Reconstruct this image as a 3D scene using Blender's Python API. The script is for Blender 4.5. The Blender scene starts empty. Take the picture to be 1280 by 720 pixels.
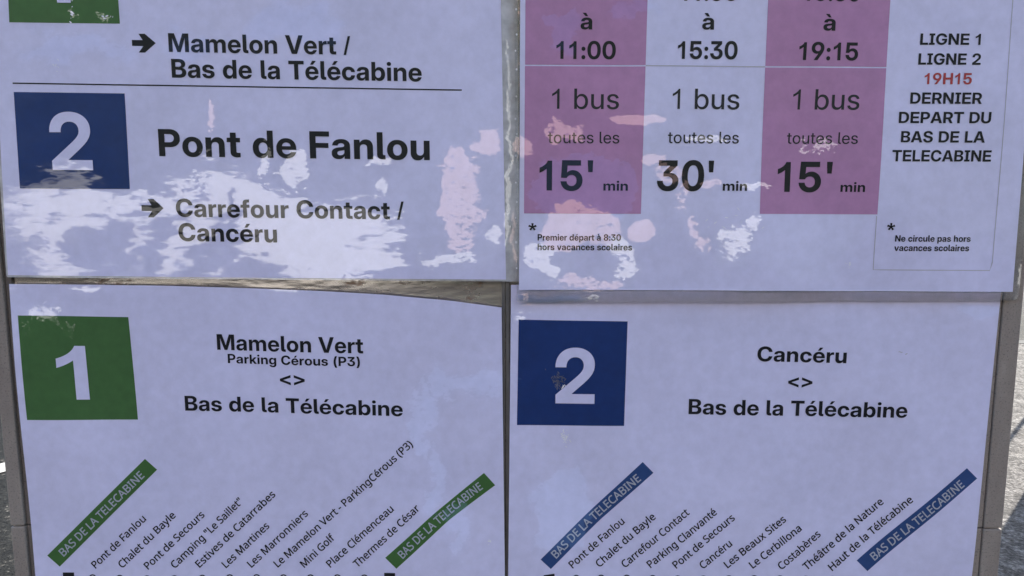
import bpy, bmesh, math, random
from mathutils import Vector
from mathutils.geometry import tessellate_polygon, delaunay_2d_cdt

scene = bpy.context.scene
COL = scene.collection
R = math.radians

# ---------------------------------------------------------------- camera
EYE_H, EYE_D, PITCH, FOCAL = 1.35, 0.45, R(7.5), 924.0      # focal length in photo pixels (1280 wide)
cam = bpy.data.cameras.new('camera')
cam.sensor_width = 36.0
cam.lens = 36.0 * FOCAL / 1280.0
cam.clip_start, cam.clip_end = 0.01, 3000.0
camera = bpy.data.objects.new('camera', cam)
camera.location = (0, -EYE_D, EYE_H)
camera.rotation_euler = (R(90) - PITCH, 0, 0)
COL.objects.link(camera)
scene.camera = camera

# ---------------------------------------------------------------- sky, sun, exposure
SUN_EL, SUN_AZ = R(40), R(43)                                # azimuth clockwise from +Y: far right behind the board
world = bpy.data.worlds.new('World')
scene.world = world
world.use_nodes = True
wn = world.node_tree
sky = wn.nodes.new('ShaderNodeTexSky')
sky.sky_type = 'NISHITA'
sky.sun_disc = False
sky.sun_elevation = SUN_EL
sky.sun_rotation = SUN_AZ
wn.links.new(sky.outputs['Color'], wn.nodes['Background'].inputs['Color'])
wn.nodes['Background'].inputs['Strength'].default_value = 0.10
sl = bpy.data.lights.new('sun', 'SUN')
sl.energy = 4.5
sl.angle = R(0.5)
sl.color = (1.0, 0.95, 0.87)
sun = bpy.data.objects.new('sun', sl)
d = Vector((math.sin(SUN_AZ) * math.cos(SUN_EL), math.cos(SUN_AZ) * math.cos(SUN_EL), math.sin(SUN_EL)))
sun.rotation_euler = d.to_track_quat('Z', 'Y').to_euler()
sun.location = d * 20
COL.objects.link(sun)
scene.view_settings.view_transform = 'Standard'
scene.view_settings.look = 'None'
scene.view_settings.gamma = 1.0
scene.view_settings.exposure = 2.0

# ---------------------------------------------------------------- measuring: photo pixel -> point of the board plane
SP, CP = math.sin(PITCH), math.cos(PITCH)
def ray(px, py):
    u, v = (px - 640.0) / FOCAL, (py - 360.0) / FOCAL
    return Vector((u, CP - v * SP, -(v * CP + SP)))
def on_board(px, py, off=0.0):
    """the board is the plane y = 0; off = metres in front of it"""
    r = ray(px, py)
    t = (EYE_D - off) / r.y
    return Vector((r.x * t, -off, EYE_H + r.z * t))
VP = (640.0, 360.0 + FOCAL / math.tan(PITCH))               # where the board's verticals meet
def up_at(px, py, lean=0.0):
    dx, dy = px - VP[0], py - VP[1]
    k = math.hypot(dx, dy)
    return (dx / k + lean, dy / k)

# ---------------------------------------------------------------- node helpers
def new_mat(name):
    m = bpy.data.materials.new(name)
    m.use_nodes = True
    return m, m.node_tree, m.node_tree.nodes['Principled BSDF']
class NT:
    """a few words for building node chains"""
    def __init__(s, tree): s.t = tree
    def node(s, kind, **kw):
        n = s.t.nodes.new(kind)
        for k, v in kw.items(): setattr(n, k, v)
        return n
    def put(s, sock, v):
        if hasattr(v, 'is_linked') or isinstance(v, bpy.types.NodeSocket): s.t.links.new(v, sock)
        else: sock.default_value = v
    def math(s, op, a, b=0.0, clamp=False):
        n = s.node('ShaderNodeMath', operation=op, use_clamp=clamp)
        s.put(n.inputs[0], a); s.put(n.inputs[1], b)
        return n.outputs[0]
    def vec(s, op, a, b=(0, 0, 0), out=0):
        n = s.node('ShaderNodeVectorMath', operation=op)
        s.put(n.inputs[0], a); s.put(n.inputs[1], b)
        return n.outputs[out]
    def scale(s, a, k):
        n = s.node('ShaderNodeVectorMath', operation='SCALE')
        s.put(n.inputs[0], a); s.put(n.inputs['Scale'], k)
        return n.outputs[0]
    def noise(s, vec, scale, detail=2.0, rough=0.5, out='Color'):
        n = s.node('ShaderNodeTexNoise')
        s.put(n.inputs['Vector'], vec)
        n.inputs['Scale'].default_value = scale
        n.inputs['Detail'].default_value = detail
        n.inputs['Roughness'].default_value = rough
        return n.outputs[out]
    def ramp(s, fac, stops):
        n = s.node('ShaderNodeValToRGB')
        e = n.color_ramp.elements
        while len(e) < len(stops): e.new(0.5)
        for k, (p, c) in zip(e, stops):
            k.position = p
            k.color = c if len(c) == 4 else tuple(c) + (1,)
        s.put(n.inputs[0], fac)
        return n.outputs[0]
    def step(s, v, a, b):
        n = s.node('ShaderNodeMapRange', interpolation_type='SMOOTHSTEP')
        s.put(n.inputs['Value'], v)
        n.inputs['From Min'].default_value = a
        n.inputs['From Max'].default_value = b
        return n.outputs[0]
    def mixc(s, f, a, b, mode='MIX'):
        n = s.node('ShaderNodeMix', data_type='RGBA', blend_type=mode)
        s.put(n.inputs[0], f); s.put(n.inputs[6], a); s.put(n.inputs[7], b)
        return n.outputs[2]
    def pos(s): return s.node('ShaderNodeNewGeometry').outputs['Position']

# ---------------------------------------------------------------- the laminating film: waves, creases and hand-placed glare patches
GLARE_PATCHES = []    # (centre px, radius px, raggedness, direction it mirrors), placed by hand for glare
WHITE, ROSE, SKY = (0.42, 0.42), (-0.17, 0.43), (0.0, 1.2)
GLARE_PATCHES += [
    ((730, 236), (66, 42), 0.8, SKY),
    ((730, 290), (58, 42), 0.8, ROSE),
    ((682, 325), (27, 26), 0.9, WHITE),
    ((775, 325), (22, 30), 0.9, WHITE),
    ((727, 322), (38, 14), 0.8, None),
    ((735, 353), (45, 9), 0.8, ROSE),
    ((800, 290), (17, 17), 0.4, ROSE),
    ((815, 200), (15, 6), 0.4, ROSE),
    ((835, 215), (13, 14), 0.8, ROSE),
    ((848, 245), (9, 22), 0.8, ROSE),
    ((862, 282), (10, 24), 0.8, ROSE),
    ((872, 306), (12, 12), 0.8, ROSE),
    ((885, 228), (16, 7), 0.6, ROSE),
    ((918, 308), (26, 28), 0.9, WHITE),
    ((936, 278), (8, 14), 0.8, WHITE),
    ((795, 151), (36, 6), 0.25, ROSE),
    ((880, 173), (25, 3), 0.5, WHITE),
    ((702, 165), (24, 13), 0.9, ROSE),
    ((940, 232), (18, 3), 0.5, WHITE),
    ((650, 185), (12, 16), 0.7, ROSE),
    ((575, 255), (28, 80), 1.0, ROSE),
    ((614, 300), (14, 18), 1.0, WHITE),
    ((560, 322), (40, 9), 1.0, WHITE),
    ((610, 180), (20, 16), 0.7, ROSE),
    ((372, 212), (16, 26), 0.9, WHITE),
    ((333, 205), (9, 26), 0.9, WHITE),
    ((476, 199), (12, 5), 0.9, WHITE),
    ((473, 235), (9, 10), 0.9, WHITE),
    ((265, 145), (5, 22), 0.6, ROSE),
    ((634, 260), (3, 55), 0.4, WHITE),
    ((370, 35), (60, 22), 1.6, SKY),
    ((90, 60), (70, 12), 1.5, SKY),
    ((250, 60), (30, 14), 1.6, SKY),
    ((700, 45), (14, 22), 1.6, SKY),
    ((790, 18), (26, 10), 1.4, SKY),
    ((1020, 185), (20, 6), 1.5, WHITE),
    ((90, 8), (4, 6), 1, WHITE),
    ((135, 22), (7, 4), 1, WHITE),
    ((690, 371), (40, 4.5), 0.5, SKY),
    ((662, 371), (6, 3), 0.9, ROSE),
    ((735, 371), (7, 3), 0.9, WHITE),
    ((1274, 335), (3, 35), 0.5, WHITE),
    ((1266, 374), (8, 2.5), 0.5, WHITE),
    ((637, 190), (1.6, 140), 0.4, WHITE),
    ((644, 300), (2, 40), 0.6, ROSE),
    ((52, 398), (30, 10), 1.6, WHITE),
    ((110, 361), (22, 3), 0.4, WHITE),
    ((524, 520), (12, 50), 1.3, SKY),
    ((545, 600), (11, 50), 1.3, SKY),
    ((570, 660), (9, 40), 1.3, SKY),
    ((590, 480), (60, 14), 1.4, SKY),
    ((700, 640), (40, 60), 1.5, SKY),
    ((648, 388), (9, 6), 1.5, WHITE),
    ((1225, 388), (35, 10), 0.6, SKY),
]
def build_film_group():
    g = bpy.data.node_groups.new('laminate_film', 'ShaderNodeTree')
    g.interface.new_socket('Normal', in_out='OUTPUT', socket_type='NodeSocketVector')
    h = NT(g)
    out = h.node('NodeGroupOutput')
    geo = h.node('ShaderNodeNewGeometry')
    P = geo.outputs['Position']
    def wobble(stretch, scale, detail, amp):
        n = h.noise(h.vec('MULTIPLY', P, stretch), scale, detail)
        n = h.vec('SUBTRACT', n, (0.5, 0.5, 0.5))
        return h.vec('MULTIPLY', n, (amp, 0.0, amp))
    w = wobble((1, 1, 1), 9.0, 1.0, 0.06)                      # slow buckling of each sheet
    w = h.vec('ADD', w, wobble((0.55, 1, 1.5), 55.0, 2.0, 0.042))
    w = h.vec('ADD', w, wobble((0.5, 1, 1.6), 240.0, 1.5, 0.03))    # fine orange peel
    # patches of crinkled film
    crk = h.step(h.noise(P, 14.0, 2.0, out='Fac'), 0.56, 0.68)
    # how the lower sheets lean
    sep = h.node('ShaderNodeSeparateXYZ'); h.put(sep.inputs[0], P)
    low = h.math('LESS_THAN', sep.outputs[2], on_board(640, 356).z)
    lean = h.node('ShaderNodeCombineXYZ'); h.put(lean.inputs[2], h.math('MULTIPLY', low, LEAN_LOW))
    tilt = lean.outputs[0]
    # glare put in by hand: patches tilted to mirror a chosen target
    jit = h.vec('SUBTRACT', h.noise(P, 170.0, 3.0, 0.6), (0.5, 0.5, 0.5))
    jit = h.vec('ADD', h.scale(jit, 0.012), h.scale(h.vec('SUBTRACT', h.noise(P, 45.0, 2.0, 0.5), (0.5, 0.5, 0.5)), 0.026))
    crumple = h.math('MULTIPLY', crk, 0.35)
    jit = h.vec('ADD', jit, h.scale(h.vec('SUBTRACT', h.noise(h.vec('MULTIPLY', P, (0.6, 1, 1.3)), 620.0, 1.0, 0.5), (0.5, 0.5, 0.5)), 0.007))
    k = EYE_D / FOCAL
    for (cx, cy), (rx, ry), rough, aim in GLARE_PATCHES:
        r = ray(cx, cy)
        facing = (0.0, 0.0) if aim is None else ((aim[0] - r.x / r.y) / 2, (aim[1] - r.z / r.y) / 2)
        q = h.vec('SUBTRACT', P, tuple(on_board(cx, cy)))
        q = h.vec('ADD', q, h.scale(jit, rough))
        q = h.vec('DIVIDE', q, (rx * k, 1e3, ry * k))
        soft = 0.015 if aim is SKY else min(rough, 1)
        m = h.step(h.vec('LENGTH', q, out=1), 1.0 + 0.25 * soft, 1.0 - 0.35 * soft)
        tilt = h.vec('ADD', h.scale(tilt, h.math('SUBTRACT', 1.0, m)), h.scale((facing[0], 0.0, facing[1]), m))
        if rough > 0.35: crumple = h.math('MAXIMUM', crumple, h.math('MULTIPLY', m, rough))
    w = h.vec('ADD', w, tilt)
    c2 = h.vec('SUBTRACT', h.noise(h.vec('MULTIPLY', P, (0.6, 1, 1.2)), 380.0, 3.0, 0.6), (0.5, 0.5, 0.5))
    w = h.vec('ADD', w, h.scale(h.vec('MULTIPLY', c2, (0.42, 0, 0.42)), crumple))
    nrm = h.vec('NORMALIZE', h.vec('ADD', geo.outputs['Normal'], w))
    h.put(out.inputs[0], nrm)
    return g
LEAN_LOW = -0.03
FILM = build_film_group()

def printed(name, rgb, vary=0.03, ior=1.8):
    """ink or paper under the glossy film"""
    m, t, b = new_mat(name)
    h = NT(t)
    n = h.math('ADD', h.math('MULTIPLY', h.noise(h.pos(), 150.0, 4.0, 0.6, 'Fac'), 0.45), h.math('MULTIPLY', h.noise(h.pos(), 16.0, 5.0, 0.65, 'Fac'), 0.55))
    lo = tuple(max(c * (1 - vary * 2), 0) for c in rgb)
    hi = tuple(min(c * (1 + vary * 2), 1) for c in rgb)
    h.put(b.inputs['Base Color'], h.ramp(n, [(0.36, lo), (0.64, hi)]))
    b.inputs['Roughness'].default_value = 0.7
    b.inputs['Specular IOR Level'].default_value = 0.1
    b.inputs['Coat Weight'].default_value = 1.0
    b.inputs['Coat IOR'].default_value = ior
    g = h.node('ShaderNodeGroup'); g.node_tree = FILM
    h.put(b.inputs['Coat Normal'], g.outputs[0])
    b.inputs['Coat Roughness'].default_value = 0.035
    return m

M = {}
M['paper'] = printed('white paper under film', (0.675, 0.665, 0.90), 0.04)
M['white ink'] = printed('unprinted white', (0.675, 0.665, 0.90), 0.04)
M['black ink'] = printed('black print', (0.012, 0.012, 0.016), 0.1, 1.45)
M['green ink'] = printed('green print', (0.055, 0.14, 0.044), 0.06, 1.6)
M['blue ink'] = printed('blue print', (0.008, 0.033, 0.15), 0.07, 1.6)
M['violet ink'] = printed('mauve print', (0.46, 0.225, 0.42), 0.05)
M['pale ink'] = printed('pale lettering', (0.40, 0.43, 0.50), 0.03)
M['band blue'] = printed('lighter blue print', (0.022, 0.062, 0.20), 0.05)
M['band green'] = printed('lighter green print', (0.05, 0.14, 0.035), 0.05)
M['red ink'] = printed('red print', (0.38, 0.03, 0.04), 0.05)
M['grey ink'] = printed('pale grey print', (0.45, 0.44, 0.50), 0.03)
M['dim ink'] = printed('dark grey print', (0.022, 0.022, 0.028), 0.03, 1.5)

# clear margin of the film, past the paper
m, t, b = new_mat('clear film margin')
h = NT(t)
t.nodes.remove(b)
g = h.node('ShaderNodeGroup'); g.node_tree = FILM
tr = h.node('ShaderNodeBsdfTransparent'); tr.inputs[0].default_value = (0.96, 0.965, 0.975, 1)
gl = h.node('ShaderNodeBsdfGlossy'); gl.inputs['Roughness'].default_value = 0.03
h.put(gl.inputs['Normal'], g.outputs[0])
df = h.node('ShaderNodeBsdfDiffuse'); df.inputs[0].default_value = (0.75, 0.75, 0.78, 1)
fr = h.node('ShaderNodeFresnel'); fr.inputs[0].default_value = 1.8
h.put(fr.inputs['Normal'], g.outputs[0])
mx = h.node('ShaderNodeMixShader'); h.put(mx.inputs[0], h.ramp(h.noise(h.pos(), 90.0, 3.0, 0.6, 'Fac'), [(0.35, (0.05,) * 3), (0.75, (0.17,) * 3)]))
h.put(mx.inputs[1], tr.outputs[0]); h.put(mx.inputs[2], df.outputs[0])
m2 = h.node('ShaderNodeMixShader'); h.put(m2.inputs[0], fr.outputs[0])
h.put(m2.inputs[1], mx.outputs[0]); h.put(m2.inputs[2], gl.outputs[0])
h.put(t.nodes['Material Output'].inputs['Surface'], m2.outputs[0])
M['film'] = m

# the same film, scuffed and milky
m = M['film'].copy()
m.name = 'milky film margin'
for n in m.node_tree.nodes:
    if n.type == 'VALTORGB':
        n.color_ramp.elements[0].color = (0.45, 0.45, 0.45, 1)
        n.color_ramp.elements[1].color = (0.8, 0.8, 0.8, 1)
M['milky film'] = m

# weathered grey-brown frame
def weathered(name, a, bcol, grain):
    m, t, b = new_mat(name)
    h = NT(t)
    P = h.vec('MULTIPLY', h.pos(), grain)
    n1 = h.noise(P, 45.0, 6.0, 0.7, 'Fac')
    n2 = h.noise(h.pos(), 900.0, 3.0, 0.7, 'Fac')
    c = h.ramp(n1, [(0.3, a), (0.7, bcol)])
    c = h.mixc(h.step(n2, 0.52, 0.72), c, tuple(x * 0.55 for x in a) + (1,))
    c = h.mixc(h.step(h.noise(h.pos(), 25.0, 4.0, 0.6, 'Fac'), 0.58, 0.75), c, tuple(x * 1.35 for x in bcol) + (1,))
    h.put(b.inputs['Base Color'], c)
    b.inputs['Roughness'].default_value = 0.75
    bp = h.node('ShaderNodeBump')
    bp.inputs['Strength'].default_value = 0.5
    bp.inputs['Distance'].default_value = 0.0006
    h.put(bp.inputs['Height'], h.math('ADD', n1, n2))
    h.put(b.inputs['Normal'], bp.outputs[0])
    return m
M['frame'] = weathered('weathered grey frame', (0.23, 0.19, 0.165), (0.31, 0.27, 0.235), (1, 1, 0.3))
M['lip'] = weathered('shade-toned inner lip', (0.12, 0.103, 0.095), (0.19, 0.165, 0.15), (1, 1, 0.3))  # darker tone paints the shade of the gap beside the left sheets

# the bare metal sheet that carries the notices
m, t, b = new_mat('stained bare metal')
h = NT(t)
P = h.pos()
n = h.noise(h.vec('MULTIPLY', P, (0.35, 1, 1.6)), 40.0, 5.0, 0.6, 'Fac')
c = h.ramp(n, [(0.3, (0.27, 0.25, 0.25)), (0.5, (0.46, 0.415, 0.385)), (0.75, (0.62, 0.56, 0.49))])
rust = h.step(h.noise(h.vec('MULTIPLY', P, (0.6, 1, 1.2)), 75.0, 4.0, 0.7, 'Fac'), 0.58, 0.7)
c = h.mixc(rust, c, (0.16, 0.09, 0.06, 1))
h.put(b.inputs['Base Color'], c)
h.put(b.inputs['Metallic'], h.math('SUBTRACT', 0.75, h.math('MULTIPLY', rust, 0.6)))
b.inputs['Roughness'].default_value = 0.22
bp = h.node('ShaderNodeBump'); bp.inputs['Strength'].default_value = 0.8; bp.inputs['Distance'].default_value = 0.001
h.put(bp.inputs['Height'], h.noise(h.vec('MULTIPLY', P, (0.4, 1, 1.5)), 60.0, 3.0, 0.5, 'Fac'))
h.put(b.inputs['Normal'], bp.outputs[0])
M['metal'] = m
m, t, b = new_mat('dull grey metal strip')
h = NT(t)
h.put(b.inputs['Base Color'], h.ramp(h.noise(h.vec('MULTIPLY', h.pos(), (1, 1, 0.3)), 120.0, 4.0, 0.6, 'Fac'), [(0.3, (0.12, 0.115, 0.12)), (0.7, (0.22, 0.21, 0.21))]))
b.inputs['Metallic'].default_value = 0.4
b.inputs['Roughness'].default_value = 0.4
M['strip'] = m

# ---------------------------------------------------------------- scene-graph helpers
def mesh_obj(name, verts, faces, mat, parent=None, smooth=False, solid=0.0, bevel=0.0):
    me = bpy.data.meshes.new(name)
    me.from_pydata([tuple(v) for v in verts], [], faces)
    me.materials.append(mat)
    if smooth:
        for p in me.polygons: p.use_smooth = True
    o = bpy.data.objects.new(name, me)
    COL.objects.link(o)
    if parent is not None:
        o.parent = parent
        o.matrix_parent_inverse = parent.matrix_basis.inverted()   # verts are written in board coordinates
    if solid:
        s = o.modifiers.new('thickness', 'SOLIDIFY'); s.thickness = solid; s.offset = -1
    if bevel:
        s = o.modifiers.new('worn_edge', 'BEVEL'); s.width = bevel; s.segments = 2; s.limit_method = 'ANGLE'
    return o
def box_geo(x0, x1, y0, y1, z0, z1):
    v = [(x0, y0, z0), (x1, y0, z0), (x1, y1, z0), (x0, y1, z0), (x0, y0, z1), (x1, y0, z1), (x1, y1, z1), (x0, y1, z1)]
    f = [(0, 3, 2, 1), (4, 5, 6, 7), (0, 1, 5, 4), (1, 2, 6, 5), (2, 3, 7, 6), (3, 0, 4, 7)]
    return v, f
def box(name, x0, x1, y0, y1, z0, z1, mat, parent=None, bevel=0.0):
    v, f = box_geo(x0, x1, y0, y1, z0, z1)
    return mesh_obj(name, v, f, mat, parent, bevel=bevel)
def thing(name, loc, label, cat, group=None):
    o = bpy.data.objects.new(name, None)
    o.empty_display_size = 0.05
    o.location = loc
    COL.objects.link(o)
    o['label'] = label
    o['category'] = cat
    if group: o['group'] = group
    return o
def tag(o, label=None, cat=None, group=None, kind=None):
    for k, v in (('label', label), ('category', cat), ('group', group), ('kind', kind)):
        if v: o[k] = v
    return o

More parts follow.
